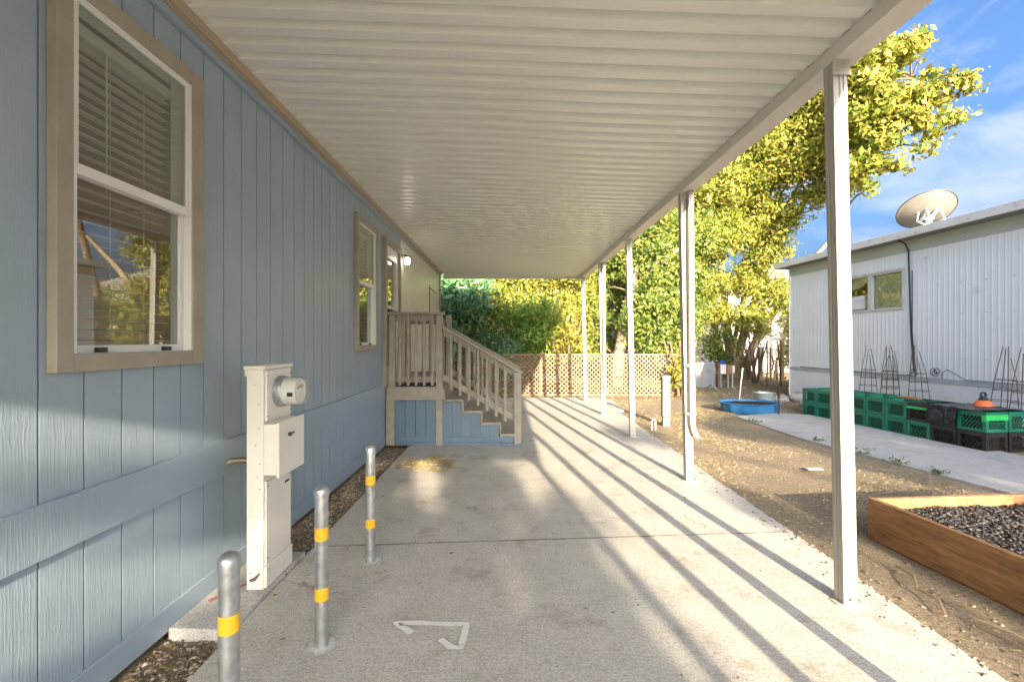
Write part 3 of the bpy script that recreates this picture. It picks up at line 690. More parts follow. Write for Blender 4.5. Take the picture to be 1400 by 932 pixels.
# blue skirting boards under deck and stairs
def skirt(x0, x1, ztop): MB().box(x0, x1, YN+0.002, YN+0.016, 0.0, ztop).build('skirting_board', M['skirt_blue'], st)
xs = -1.634
while xs < -1.05:
    x1 = min(xs+0.147, -1.041); skirt(xs+0.002, x1-0.003, 0.654); xs += 0.149
xs = -0.944
while xs < 0.08:
    k = min(3, int((xs+0.03-X0)/TD)); nxt = X0+(k+1)*TD
    x1 = min(xs+0.135, nxt if nxt-xs > 0.02 else xs+0.135, 0.083)
    skirt(xs+0.002, x1-0.002, DZ-(k+1)*RZ-0.041); xs = x1
    if x1 >= 0.083: break
MB().box(-1.63, -1.045, YN-0.02, YN+0.0015, 0.001, 0.035).box(-0.94, -0.12, YN-0.035, YN+0.0015, 0.001, 0.04).box(-0.94, 0.083, YN-0.008, YN+0.0018, 0.042, 0.12).box(-1.63, -1.045, YN-0.008, YN+0.0018, 0.042, 0.12).build('base_trim', M['skirt_blue'], st, bevel=0.003)
MB().box(-0.1, 0.2, YN-0.06, YN+0.06, 0.001, 0.03).build('footing', M['skirt_blue'], st, bevel=0.003)
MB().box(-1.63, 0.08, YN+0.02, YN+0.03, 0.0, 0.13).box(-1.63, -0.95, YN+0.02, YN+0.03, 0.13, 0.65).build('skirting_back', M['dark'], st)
MB().box(-0.935, -0.89, YN-0.008, YN+0.001, 0.52, 0.64).build('outlet_cover', M['skirt_blue'], st, bevel=0.003)
matt = MB().box(-1.6, -1.1, 6.66, 7.15, DZ+0.001, DZ+0.015).build('door_mat', M['dark'], None, bevel=0.004); tag(matt, 'black door mat lying on the porch landing', 'door mat')

# ------------------------------------------------------------------ meter cabinet
CX0, CX1, CY0, CY1 = -1.555, -1.455, 2.715, 3.045
mc = empty('meter_cabinet', (-1.5, 2.88, 0.022), 'tall cream electric meter cabinet standing against the blue wall', 'electric meter')
K = M['cabinet']
MB().box(CX0, CX1, CY0, CY1, 0.023, 1.33).build('body', K, mc, bevel=0.004)
MB().box(CX0-0.012, CX1+0.015, CY0-0.012, CY1+0.012, 1.3305, 1.352).box(CX0-0.008, CX0+0.0, CY0-0.008, CY1+.008, 1.29, 1.3305).build('cap', K, mc, bevel=0.004)
MB().box(CX1+0.0005, CX1+0.014, CY0+0.015, CY1-0.015, 1.02, 1.325).build('meter_panel', K, mc, bevel=0.003)
bd = MB().box(CX1+0.0005, CX1+0.075, CY0+0.002, CY1-0.005, 0.70, 1.005).build('breaker_box', K, mc, bevel=0.004)
MB().box(CX1+0.0755, CX1+0.095, CY0-0.004, CY1, 0.685, 1.015).build('breaker_door', K, mc, bevel=0.005)
MB().tube([(CX1+0.096, 2.83, 0.925), (CX1+0.112, 2.83, 0.925)], 0.012, 10).box(CX1+0.098, CX1+0.104, 2.835, 2.89, 0.922, 0.930).build('latch', M['screw'], mc)
MB().box(CX1+0.0005, CX1+0.012, CY0+0.012, CY1-0.012, 0.16, 0.66).build('lower_panel', K, mc, bevel=0.003)
MB().box(CX1+0.0005, CX1+0.018, CY0+0.004, CY1-0.004, 0.03, 0.155).build('foot_panel', K, mc, bevel=0.003)
MB().box(CX1+0.0125, CX1+0.0132, 2.95, 3.01, 0.585, 0.60).build('label_plate', M['dark'], mc)
MB().box(CX0+0.03, CX1-0.03, CY0-0.006, CY0-0.0005, 0.36, 0.46).build('side_plate', K, mc, bevel=0.002)
sc_ = MB()
for (x, z) in ((-1.48, 1.12), (-1.48, 0.98), (-1.50, 0.88), (-1.475, 0.77), (-1.49, 0.69), (-1.475, 0.62), (-1.5, 1.24), (-1.53, 0.12), (-1.48, 0.12)):
    sc_.lathe([(0.0045, 0), (0.0045, 0.003)], 8, (x, CY0-0.003, z)); 
for y in (2.74, 3.02):
    for z in (1.29, 1.05, 0.63, 0.2): sc_.box(CX1+0.0142, CX1+0.017, y-0.004, y+0.004, z-0.004, z+0.004)
sc_.build('screw', M['screw'], mc)
MB().prism([(-1.54, 0, 0.085), (-1.515, 0, 0.095), (-1.49, 0, 0.115), (-1.472, 0, 0.12), (-1.485, 0, 0.10), (-1.50, 0, 0.078), (-1.53, 0, 0.07)], (0, CY0-0.002, 0), (0, CY0-0.0005, 0)).build('rust_patch', M['rust'], mc)
md = MB().lathe([(0.098, 0), (0.1, 0.012), (0.092, 0.016), (0.092, 0.028), (0.096, 0.034), (0.09, 0.045)], 32, (CX1+0.0145, 2.88, 1.185), axis='x').build('meter', M['galv'], mc, smooth=True)
MB().lathe([(0.086, 0.0), (0.084, 0.03), (0.082, 0.085), (0.078, 0.09)], 32, (CX1+0.055, 2.88, 1.185), axis='x').build('meter_dial', M['meterface'], md, smooth=True)
MB().lathe([(0.089, 0.0), (0.088, 0.1), (0.083, 0.116), (0.01, 0.12)], 32, (CX1+0.056, 2.88, 1.185), axis='x').build('glass_dome', M['meterglass'], md, smooth=True)
xf = CX1+0.1455
pr = MB()
for k in range(5): pr.box(xf, xf+0.001, 2.855+k*0.013, 2.863+k*0.013, 1.205, 1.228)
pr.build('display', M['amber'], md)
pr = MB().box(xf, xf+0.001, 2.84, 2.848, 1.20, 1.212).box(xf, xf+0.001, 2.86, 2.863, 1.16, 1.164).box(xf, xf+0.001, 2.88, 2.883, 1.16, 1.164).box(xf, xf+0.001, 2.90, 2.903, 1.16, 1.164)
pr.box(CX1+0.10, CX1+0.135, 2.7935, 2.7945, 1.16, 1.185); pr.build('dial_marks', M['dark'], md)
cnd = MB(); n = 28; pts_ = []; rr_ = []
for k in range(n*2+1):
    f = k/(n*2); x = XW+0.002+(CX0-XW-0.004)*f; pts_.append((x, 2.86, 0.735+0.02*math.sin(f*math.pi))); rr_.append(0.021 if k % 2 else 0.0175)
cnd.tube(pts_, rr_, 10).build('conduit', M['steel'], mc, smooth=False)
rm = MB(); 
for a, b in (((-1.70, 2.60), (-1.60, 2.78)), ((-1.60, 2.78), (-1.57, 2.80))): rm.bar((a[0], a[1], 0.0235), (b[0], b[1], 0.0235), 0.03, 0.002)
rmo = rm.build('paint_mark', M['redpaint']); tag(rmo, 'faded red spray mark on the pad beside the meter cabinet', 'paint mark')

# ------------------------------------------------------------------ bollards
bol = [(-0.94, 1.54, 'nearest'), (-0.92, 2.25, 'middle'), (-0.94, 3.11, 'far')]
bp = empty('bollard', (0, 0, 0))
rB = 0.032
MB().lathe([(rB, 0.0), (rB, 0.735)], 24).build('pipe', M['galv'], bp, smooth=True)
MB().lathe([(rB+0.0035, 0.735), (rB+0.0045, 0.76), (rB+0.003, 0.768), (rB*0.8, 0.782), (rB*0.4, 0.789), (0.004, 0.791)], 24).build('cap', M['galv'], bp, smooth=True)
for z in (0.525, 0.23): MB().lathe([(rB+0.0012, z), (rB+0.0012, z+0.062)], 24).build('yellow_band', M['yellow'], bp, smooth=True)
bp['label'] = 'nearest yellow banded pipe bollard, cut off by the bottom edge'; bp['category'] = 'bollard'; bp['group'] = 'bollards guarding the electric meter'
bp.location = (bol[0][0], bol[0][1], 0.001)
for (x, y, nm), lb in zip(bol[1:], ('middle yellow banded pipe bollard, standing in front of the meter cabinet', 'farthest yellow banded pipe bollard, nearest the porch steps')):
    c = copy_tree(bp); c.location = (x, y, 0.001); c['label'] = lb; c.rotation_euler = (0, 0, rnd.uniform(0, 6))
def blob(name, cx, cy, r, z=0.0045, edge=1.0):
    v = [(cx, cy, z)]; n = 28; e = [edge]
    for ring, (q, ev) in enumerate(((0.6, edge*0.8), (1.0, 0.0))):
        for j in range(n):
            a = 2*math.pi*j/n; rr = r*q*(1+0.55*noise.noise((cx*7+math.cos(a)*1.5, cy*7+math.sin(a)*1.5, ring)))
            v.append((cx+rr*math.cos(a), cy+rr*math.sin(a), z)); e.append(ev)
    f = [(0, 1+j, 1+(j+1) % n) for j in range(n)]
    f += [t for j in range(n) for t in ((1+j, 1+n+j, 1+n+(j+1) % n), (1+j, 1+n+(j+1) % n, 1+(j+1) % n))]
    o = mesh_obj(name, v, f, M['spray']); at = o.data.attributes.new('edge', 'FLOAT', 'POINT'); at.data.foreach_set('value', e); return o
for x, y, nm in bol:
    o = blob('grout_ring', x, y, 0.098, edge=0.72); tag(o, 'pale grout stain around the foot of the %s bollard' % nm, 'stain')
# sprayed white outline on the concrete
def G(px, py): Y = 933/(py-466); return Vector(((px-695)*Y/622, Y, 0.0045))
mk = MB(); ev = []
for path in ([G(566, 867), G(541, 851), G(575, 851), G(612, 853), G(638, 853), G(635, 868), G(629, 885), G(616, 884), G(600, 872)],):
    n = len(path)
    fine_ = []
    for a, b in zip(path[:-1], path[1:]):
        for k in range(6): fine_.append(a.lerp(b, k/6))
    fine_.append(path[-1]); n = len(fine_)
    for i, p in enumerate(fine_):
        d = (fine_[min(i+1, n-1)]-fine_[max(i-1, 0)]).normalized(); q = Vector((-d.y, d.x, 0))
        hw = 0.020*(1+0.4*noise.noise((i*0.3, 0, 3)))
        for s_, e in ((-1.5, 0), (-0.5, 1), (0.5, 1), (1.5, 0)):
            mk.v.append(tuple(p+q*hw*s_)); ev.append(0.0 if i in (0, n-1) else e)
    for i in range(n-1):
        for j in range(3): mk.f.append((i*4+j, i*4+j+1, i*4+5+j, i*4+4+j))
o = mesh_obj('painted_mark', mk.v, mk.f, M['spray']); at = o.data.attributes.new('edge', 'FLOAT', 'POINT'); at.data.foreach_set('value', ev)
tag(o, 'sprayed white open arrow outline on the concrete driveway', 'paint mark')

# ------------------------------------------------------------------ mobile home on the right
mh = empty('mobile_home', (7.86, 12.6, 0), 'pale ribbed metal mobile home with weathered flat roof edge behind the crates', 'mobile home')
LEN = 15.0; HZ = 3.62
def mb_local(mb, name, m, parent=mh, **kw):       # local frame: +x along the wall towards the viewer, +y into the home
    off = Vector(parent.location) if parent is mh else wloc(parent)
    mb.v = [(p[0]+mh.location[0], p[1]+mh.location[1], p[2]) for p in mb.v]
    return mb.build(name, m, parent, **kw)
WS, WE, WZ0, WZ1 = 1.72, 3.42, 2.15, 2.97
def ribpanel(x0, x1, z0, z1):
    mb = MB(); n = int(round((x1-x0)/0.098)); w_ = (x1-x0)/n; top = []
    for k in range(n):
        a = x0+k*w_; top += [(a, 0.0), (a+w_*0.60, 0.0), (a+w_*0.74, -0.0035), (a+w_*0.86, -0.0035)]
    top.append((x1, 0.0))
    poly = [(x, y, 0) for x, y in top]+[(x1, 0.012, 0), (x0, 0.012, 0)]
    return mb.prism(poly, (0, 0, z0), (0, 0, z1))
ZB, ZT = 0.80, 3.29
for a, b, c, d in ((0, WS, ZB, ZT), (WS, WE, ZB, WZ0), (WS, WE, WZ1, ZT), (WE, 3.62, ZB, ZT)):
    mb_local(ribpanel(a, b, c, d), 'wall_panel', M['mh_wall'])
x = 3.62
while x < LEN: mb_local(ribpanel(x+0.002, min(x+1.2, LEN), ZB, ZT), 'wall_panel', M['mh_wall']); x += 1.2
mb_local(MB().box(0.0, WS, 0.013, 0.1, -0.1, 3.5).box(WS, WE, 0.013, 0.1, -0.1, WZ0).box(WS, WE, 0.013, 0.1, WZ1, 3.5).box(WE, LEN, 0.013, 0.1, -0.1, 3.5).box(-0.0, 0.1, 0.1, 4.0, -0.1, 3.5).box(LEN-0.1, LEN, 0.1, 4.0, -0.1, 3.5).box(0.1, LEN-.1, 3.9, 4.0, -0.1, 3.5), 'wall', M['mh_wall'])
mb_local(MB().box(-0.012, LEN, -0.018, 0.0, ZT+0.001, 3.52), 'band', M['mh_band'])
x = 0.0
while x < LEN: mb_local(MB().box(x-0.25 if x == 0 else x+0.003, min(x+3.05, LEN), -0.32, -0.29, 3.525+0.004*math.sin(x), 3.67+0.004*math.sin(x)), 'fascia', M['mh_fascia'], bevel=0.004); x += 3.05
mb_local(MB().box(-0.25, LEN, -0.289, 4.3, 3.522, 3.54).prism([(0, -0.289, 3.545), (0, 4.3, 3.545), (0, 4.3, 3.68), (0, 2.0, 3.80), (0, -0.289, 3.672)], (-0.25, 0, 0), (LEN, 0, 0)), 'roof', M['roofgrey'])
mb_local(MB().box(-0.02, LEN, -0.03, 0.0, 0.72, 0.765).box(-0.02, LEN, -0.022, 0.0, 0.766, 0.80), 'skirting_strip', M['mh_strip'], bevel=0.003)
x = 0.0; k = 0
sk0 = None
while x < LEN-0.4:
    if sk0 is None: sk0 = mb_local(MB().box(x+0.003, x+0.597, -0.014, 0.012, -0.08, 0.70), 'skirting_panel', M['mh_skirt'], bevel=0.003)
    else: dup(sk0, (x, 0, 0), mh)
    x += 0.6
mb_local(MB().box(0, LEN, -0.02, 0.0, 0.702, 0.719), 'skirting_rail', M['mh_skirt'])
# its window
wf = MB()
for a, b, c, d in ((WS, WE, WZ0, WZ0+0.045), (WS, WE, WZ1-0.045, WZ1), (WS, WS+0.04, WZ0+.045, WZ1-.045), (WE-0.04, WE, WZ0+.045, WZ1-.045), (2.56, 2.66, WZ0+.045, WZ1-.045)):
    wf.box(a, b, -0.03, 0.06, c, d)
mwin = mb_local(wf, 'window', M['mh_frame'], bevel=0.003)
def mloc(mb, name, m, **kw):
    mb.v = [(p[0]+mh.location[0], p[1]+mh.location[1], p[2]) for p in mb.v]; return mb.build(name, m, mwin, **kw)
mloc(MB().box(2.66, WE-0.04, 0.030, 0.034, WZ0+.045, WZ1-.045), 'pane', M['pane'])
mloc(MB().box(WS+0.04, 2.56, 0.030, 0.034, WZ0+.045, WZ1-.045), 'pane', M['pane'])
mloc(MB().box(2.67, WE-0.05, 0.040, 0.05, WZ0+.05, WZ1-.05), 'curtain', M['curtain'])
cu = MB(); 
cu.prism([(1.78, 0, 2.92), (2.55, 0, 2.92), (2.52, 0, 2.86), (2.3, 0, 2.72), (1.95, 0, 2.62), (1.78, 0, 2.55)], (0, 0.05, 0), (0, 0.06, 0)); mloc(cu, 'curtain', M['curtain'])
mloc(MB().box(1.8, 2.42, 0.02, 0.42, 2.22, 2.52).box(1.85, 2.38, 0.012, 0.02, 2.40, 2.48), 'air_conditioner', M['white'], bevel=0.01)
mloc(MB().box(WS-0.03, WE+0.03, -0.05, -0.031, WZ1-0.005, WZ1+0.03), 'drip_cap', M['mh_fascia'], bevel=0.003)
mb_local(MB().box(1.5, 3.6, 1.2, 1.25, 0.8, 3.4), 'room_wall', M['room'])
# downlead cable with loops
cab = MB().tube([(3.52, -0.27, 3.53), (3.53, -0.10, 3.45), (3.53, -0.03, 3.3), (3.55, -0.022, 2.4), (3.58, -0.022, 1.6), (3.62, -0.03, 1.2), (3.66, -0.04, 0.93), (3.68, -0.05, 0.87)], 0.014, 8)
cab.tube([(3.60, -0.022, 2.9), (3.60, -0.022, 1.7), (3.66, -0.03, 1.1), (3.70, -0.04, 0.9)], 0.008, 6)
for cx, cz, r in ((3.64, 0.87, 0.07), (3.66, 0.86, 0.06), (4.05, 0.92, 0.06), (4.12, 0.94, 0.05), (4.08, 0.89, 0.055)):
    cab.tube([(cx+r*math.cos(a*0.5236), -0.05-0.01*math.sin(a), cz+r*math.sin(a*0.5236)) for a in range(13)], 0.006, 6)
cab.tube([(4.2, -0.035, 0.80), (4.22, -0.05, 0.92), (4.32, -0.05, 0.97), (4.45, -0.04, 0.90), (4.6, -0.035, 0.81), (5.2, -0.035, 0.81), (7.0, -0.035, 0.815)], 0.006, 6)
cab.tube([(0.4, -0.03, 0.81), (2.0, -0.034, 0.805), (3.4, -0.034, 0.81), (3.6, -0.05, 0.82)], 0.007, 6)
mb_local(cab, 'cable', M['cable'], smooth=True)
mb_local(MB().tube([(-0.02, -0.02, 0.0), (-0.02, -0.02, 3.5)], 0.02, 6), 'corner_trim', M['mh_wall'])
scw = MB()
for zz in (1.18, 1.98, 2.55):
    for k in range(14): scw.lathe([(0.013, 0), (0.013, 0.004)], 6, (4.1+k*0.41, -0.002, zz+0.01*rnd.random()))
scw.v = [(p[0], p[1]-(0.006), p[2]) for p in scw.v]
mb_local(scw, 'screw_head', M['screw'])
mh.rotation_euler = (0, 0, math.atan2(-1, 0.058))
def MHP(s, d, z):      # point in world: s along the wall, d into the home
    a = math.atan2(-1, 0.058); return Vector((7.86+s*math.cos(a)-d*math.sin(a), 12.6+s*math.sin(a)+d*math.cos(a), z))
# satellite dish on the roof
ds = empty('satellite_dish', (8.62, 9.45, 3.70), 'round beige satellite dish tilted up on the mobile home roof', 'satellite dish')
prof = [(0.01, 0.0)]+[(0.50*k/10, 0.15*(k/10)**2) for k in range(1, 11)]
prof2 = prof+[(0.512, 0.148), (0.512, 0.162), (0.50, 0.165)]+[(0.50*k/10, 0.15*(k/10)**2+0.014) for k in range(9, 0, -1)]+[(0.01, 0.014)]
nd = Vector((0.173, 0.611, 0.77)).normalized()
q = nd.to_track_quat('Z', 'Y'); c0 = Vector((8.80, 9.45, 4.15))
db = MB().lathe(prof2, 40); db.v = [tuple(q @ Vector((p[0], p[1]*0.92, p[2])) + c0) for p in db.v]
dsh = db.build('reflector', M['dish'], ds, smooth=True)
rim = MB(); rp = []
for k in range(41):
    a = 2*math.pi*k/40; rp.append(tuple(q @ Vector((0.508*math.cos(a), 0.508*0.92*math.sin(a), 0.158)) + c0))
rim.tube(rp, 0.012, 6).build('rim', M['screw'], ds, smooth=True)
bkt = MB(); b0_ = c0 - nd*0.01
rt = q @ Vector((1, 0, 0)); uo = q @ Vector((0, 1, 0))
bkt.tube([(8.72, 9.40, 3.70), (8.73, 9.40, 3.98)], 0.035, 10)
for s_ in (-1, 1):
    bkt.bar(b0_+rt*0.09*s_-uo*0.16, b0_+rt*0.09*s_+uo*0.14, 0.03, 0.05, nd); bkt.tube([b0_+rt*0.09*s_+uo*0.13, Vector((8.73+0.05*s_, 9.38, 3.96))], 0.02, 6)
    bkt.tube([b0_+rt*0.2*s_+uo*0.05-nd*-0.02, b0_+rt*0.24*s_-nd*0.14-uo*0.05, Vector((8.72+0.25*s_, 9.35, 3.76))], 0.018, 6)
bkt.bar(b0_-rt*0.12-uo*0.1, b0_+rt*0.12-uo*0.1, 0.03, 0.05, nd).box(8.55, 8.9, 9.28, 9.6, 3.64, 3.70).tube([(8.73, 9.4, 3.95), (8.55, 9.25, 3.70)], 0.015, 6)
bkt.build('mount', M['white'], ds)
ar = MB().tube([c0-uo*0.5+nd*0.15, c0-uo*0.45+nd*0.6, c0-uo*0.2+nd*0.62], 0.015, 6).build('feed_arm', M['white'], ds)

# ------------------------------------------------------------------ milk crates
CL, CW, CH = 0.365, 0.36, 0.28
def make_crate(mt):
    mb = MB(); t = 0.014; L2, W2_, = CL/2-0.002, CW/2-0.002
    for z0, z1 in ((0.0, 0.040), (0.215, 0.278)):
        mb.box(-L2, L2, -W2_, -W2_+t, z0, z1).box(-L2, L2, W2_-t, W2_, z0, z1).box(-L2, -L2+t, -W2_+t, W2_-t, z0, z1).box(L2-t, L2, -W2_+t, W2_-t, z0, z1)
    mb.box(-L2-0.0015, L2+0.0015, -W2_-0.0015, -W2_+0.001, 0.262, 0.274).box(-L2-0.0015, L2+0.0015, -W2_-0.0015, -W2_+0.001, 0.214, 0.222)
    for sx in (-1, 1):
        for sy in (-1, 1):
            a = sx*(L2-0.022); b = sy*(W2_-0.022)
            mb.box(a-0.022, a+0.022, b-0.022, b+0.022, 0.04, 0.215)
            for k in range(5): mb.box(a-0.0235, a+0.0235, b-0.0235, b+0.0235, 0.055+k*0.033, 0.062+k*0.033)
    o = mb.mesh('milk_crate', mt)
    lt = MB(); a0, a1 = -L2+0.044, L2-0.044; h0, h1 = 0.04, 0.215
    def lat(fn):
        m_ = MB(); n = 6; w_ = a1-a0; hh = h1-h0
        for k in range(-3, n+1):
            xa = a0+w_*k/n; p = []
            for tt in (0, 1):
                p.append((xa+tt*hh*0.75, h0+tt*hh))
            (xs0, zs0), (xs1, zs1) = p
            if xs1 <= a0 or xs0 >= a1: continue
            if xs0 < a0: zs0 = h0+(a0-xs0)/0.75; xs0 = a0
            if xs1 > a1: zs1 = h0+(a1-xs0)/0.75+(zs0-h0 if xs0 == a0 and False else 0); zs1 = zs0+(a1-xs0)/0.75; xs1 = a1
            m_.bar(fn(xs0, zs0), fn(xs1, zs1), 0.008, 0.008, fn(0, 0, True))
        m_.bar(fn(a0, 0.128), fn(a1, 0.128), 0.006, 0.006, fn(0, 0, True))
        return m_
    l1 = lat(lambda u, z, n=False: (0, -1, 0) if n else (u, -W2_+0.006, z)); l2 = lat(lambda u, z, n=False: (0, 1, 0) if n else (u, W2_-0.006, z))
    l3 = lat(lambda u, z, n=False: (1, 0, 0) if n else (L2-0.006, u, z)); l4 = lat(lambda u, z, n=False: (-1, 0, 0) if n else (-L2+0.006, u, z))
    return o, [x.mesh('lattice_side', mt) for x in (l1, l2, l3, l4)]
liner = MB().box(-CL/2+0.06, CL/2-0.06, -CW/2+0.06, CW/2-0.06, 0.012, 0.25).mesh('soil_fill', M['soil'])
cm_g = make_crate(M['green']); cm_b = make_crate(M['black_plastic'])
ca = Vector((6.38, 9.36, 0)); cb = Vector((6.77, 6.08, 0))
cd_ = (cb-ca).normalized(); cn = Vector((-cd_.y, cd_.x, 0));
if cn.x < 0: cn = -cn
cang = math.atan2(cd_.y, cd_.x)
ordn = ['first', 'second', 'third', 'fourth', 'fifth', 'sixth', 'seventh', 'eighth', 'ninth']
spc = 0.371; crates = {}
for row in range(2):
    for lvl in range(2):
        for k in range(9):
            blk = (lvl == 0 and k >= 7) or (lvl == 1 and k in (6, 7))
            me, lats = cm_b if blk else cm_g
            o = bpy.data.objects.new('milk_crate', me); COL.objects.link(o)
            p = ca+cd_*(k*spc)+cn*(row*0.368)
            o.location = (p.x+rnd.uniform(-.004, .004), p.y, -0.045+lvl*(CH+0.002)); o.rotation_euler = (0, 0, cang+rnd.uniform(-.012, .012))
            for lm in lats:
                c = bpy.data.objects.new('lattice_side', lm); COL.objects.link(c); c.parent = o
            c = bpy.data.objects.new('soil_fill', liner); COL.objects.link(c); c.parent = o
            colr = 'black' if blk else 'green'
            o['label'] = '%s milk crate, %s %s row, %s from the far end' % (colr, ('lower', 'upper')[lvl], ('front', 'rear')[row], ordn[k])
            o['category'] = 'crate'; o['group'] = 'milk crates stacked along the mobile home'
            crates[(row, lvl, k)] = o
o = crates[(0, 1, 6)]; o['label'] = 'black milk crate with bright green rim band, just left of the black sheet'
MB_ = MB().box(-CL/2-0.003, CL/2+0.003, CW/2-0.001, CW/2+0.003, 0.185, 0.222).mesh('rim_band', M['tape'])
c = bpy.data.objects.new('rim_band', MB_); COL.objects.link(c); c.parent = o
for key, lb in (((0, 1, 7), 'black milk crate hidden under the hanging black plastic sheet'), ((0, 1, 8), 'green milk crate with bright green tape, at the upper near corner'), ((0, 0, 8), 'black milk crate on the ground at the near end of the front row'), ((0, 0, 7), 'black milk crate on the ground below the hanging black plastic sheet')):
    crates[key]['label'] = lb
# which local side faces the driveway
side_y = 1 if (Matrix.Rotation(cang, 3, 'Z') @ Vector((0, 1, 0))).dot(-cn) > 0 else -1
MB_.transform(Matrix.Scale(side_y, 4, (0, 1, 0)))
o = crates[(0, 1, 8)]
tp = MB().box(CL/2-0.05, CL/2+0.006, side_y*(CW/2+0.001)-0.004, side_y*(CW/2+0.001)+0.004, 0.15, 0.235).box(CL/2+0.000, CL/2+0.006, -CW/2, CW/2, 0.165, 0.24)
c = bpy.data.objects.new('tape_strip', tp.mesh('tape_strip', M['tape'])); COL.objects.link(c); c.parent = o
# black plastic sheet over the crates
def sheet_pt(u, vv):   # u along the row 0..1, vv across: 0 back .. 1 hanging front end
    base = ca+cd_*(6.55*spc+u*(8.45-6.55)*spc-0.04)
    w_ = 0.075*noise.noise((u*11, vv*3, 1))+0.035*noise.noise((u*26, vv*11, 4))
    topz = -0.045+2*CH+0.012+0.35*abs(w_)
    if vv < 0.6:
        p = base+cn*(0.52-vv/0.6*(0.52+CW/2+0.014)); return (p.x, p.y, topz)
    f = (vv-0.6)/0.4; hang = (0.255+0.05*noise.noise((u*4, 7, 0)))
    if u > 0.56: hang *= max(0.06, 1-(u-0.56)/0.05)
    p = base-cn*(CW/2+0.014+0.010*math.sin(f*2)+1.0*abs(w_)+0.012*f); return (p.x, p.y, topz-f*hang)
nu, nv = 46, 40
vs = [sheet_pt(i/nu, j/nv) for j in range(nv+1) for i in range(nu+1)]
fs = [(j*(nu+1)+i, j*(nu+1)+i+1, (j+1)*(nu+1)+i+1, (j+1)*(nu+1)+i) for j in range(nv) for i in range(nu)]
o = mesh_obj('plastic_sheet', vs, fs, M['sheet']); tag(o, 'crumpled black plastic sheet hanging over the front of the crates', 'plastic sheet')
o.data.polygons.foreach_set('use_smooth', [True]*len(fs))
md_ = o.modifiers.new('solid', 'SOLIDIFY'); md_.thickness = 0.0015
# wooden block on crates
p = ca+cd_*(4.7*spc)+cn*0.22
o = MB().box(-0.15, 0.15, -0.05, 0.05, 0, 0.035).build('wood_block', M['plank'], None, bevel=0.004); o.location = (p.x, p.y, 0.5195); o.rotation_euler = (0, 0, cang+0.2)
tag(o, 'short piece of tan timber lying on top of the green crates', 'wood block')
# orange float with black ring top
p = ca+cd_*(7.2*spc)+cn*0.42
fl = empty('orange_buoy', (p.x, p.y, 0.525), 'orange cone buoy with black ring top standing behind the plastic sheet', 'buoy')
b = MB().lathe([(0.125, 0.0), (0.125, 0.015), (0.105, 0.045), (0.08, 0.075), (0.065, 0.09)], 24, (p.x, p.y, 0.525)).build('float', M['orange'], fl, smooth=True)
mb = MB().lathe([(0.067, 0.089), (0.055, 0.11), (0.04, 0.13), (0.035, 0.14)], 20, (p.x, p.y, 0.525))
mb.tube([(p.x+0.036*math.cos(a*0.5236), p.y, 0.525+0.165+0.036*math.sin(a*0.5236)) for a in range(13)], 0.016, 8); mb.build('ring', M['black_plastic'], fl, smooth=True)
# tomato cages
def cage(name_loc, lean, lab):
    t = empty('tomato_cage', name_loc, lab, 'wire cage', 'wire plant cages behind the crates')
    x, y, z = name_loc; n = 4; H = 1.08
    for k in range(n):
        a = k*math.pi*2/n+0.5; a2 = a+rnd.uniform(-.2, .2)
        r1 = rnd.uniform(0.03, 0.06)
        mb = MB(); mb.tube([(x+0.17*math.cos(a), y+0.17*math.sin(a), z), (x+0.12*math.cos(a)+lean*0.5, y+0.12*math.sin(a), z+0.6), (x+r1*math.cos(a2)+lean, y+r1*math.sin(a2), z+H+rnd.uniform(-.22, .05))], 0.0062, 5); mb.build('wire_leg', M['wire'], t)
    for zz, r in ((0.0, 0.17), (0.12, 0.16), (0.28, 0.15), (0.44, 0.135), (0.6, 0.12)):
        mb = MB(); mb.tube([(x+r*math.cos(a*0.5236)+lean*zz/1.1, y+r*math.sin(a*0.5236), z+zz) for a in range(13)], 0.0045, 5); mb.build('wire_ring', M['wire'], t)
for (s_, d_, ln, lab) in ((3.15, -0.55, 0.02, 'rusty wire cage left of the black cable, farthest of the cages'), (3.75, -0.62, -0.05, 'rusty wire cage just in front of the hanging black cable'), (4.22, -0.5, -0.06, 'rusty wire cage between the black cable and the orange buoy'),
                          (5.62, -0.55, 0.06, 'rusty wire cage right of the orange buoy, left of a pair'), (5.95, -0.62, 0.0, 'rusty wire cage at the right edge of the photo'), (3.45, -0.35, 0.03, 'rusty wire cage half hidden behind the first one by the wall')):
    p = MHP(s_, d_, 0.38 if d_ < -0.58 else -0.03); cage((p.x, p.y, 0.30), ln, lab)

# ------------------------------------------------------------------ planter box
pl = empty('planter_box', (3.6, 2.4, GZ), 'low planter box of orange brown planks filled with dark gravel', 'planter')
A = Vector((2.83, 3.56)); B_ = Vector((2.96, 1.9)); dv = (B_-A).normalized(); nv_ = Vector((-dv.y, dv.x));
if nv_.x < 0: nv_ = -nv_
th = 0.042; ztop = 0.272
def pbox(a, b, th_, nrm, z0, z1, nm):
    mb = MB(); q = [a, b, b+nrm*th_, a+nrm*th_]; mb.prism([(p.x, p.y, 0) for p in q], (0, 0, z0), (0, 0, z1)); return mb.build(nm, M['plank'], pl, bevel=0.005)
Lp, Wp = 2.6, 1.75
pbox(A-dv*0.0, A+dv*Lp, th, nv_, -0.045, ztop, 'plank')
pbox(A+nv_*(th+0.001), A+nv_*Wp, th, dv, -0.045, ztop-0.004, 'plank')
pbox(A+nv_*(th+0.001)+dv*(Lp-th), A+nv_*Wp+dv*(Lp-th), th, dv, -0.045, ztop-0.004, 'plank')
pbox(A+nv_*(Wp-th)+dv*(th+0.001), A+nv_*(Wp-th)+dv*(Lp-th-0.001), th, nv_, -0.045, ztop-0.002, 'plank')
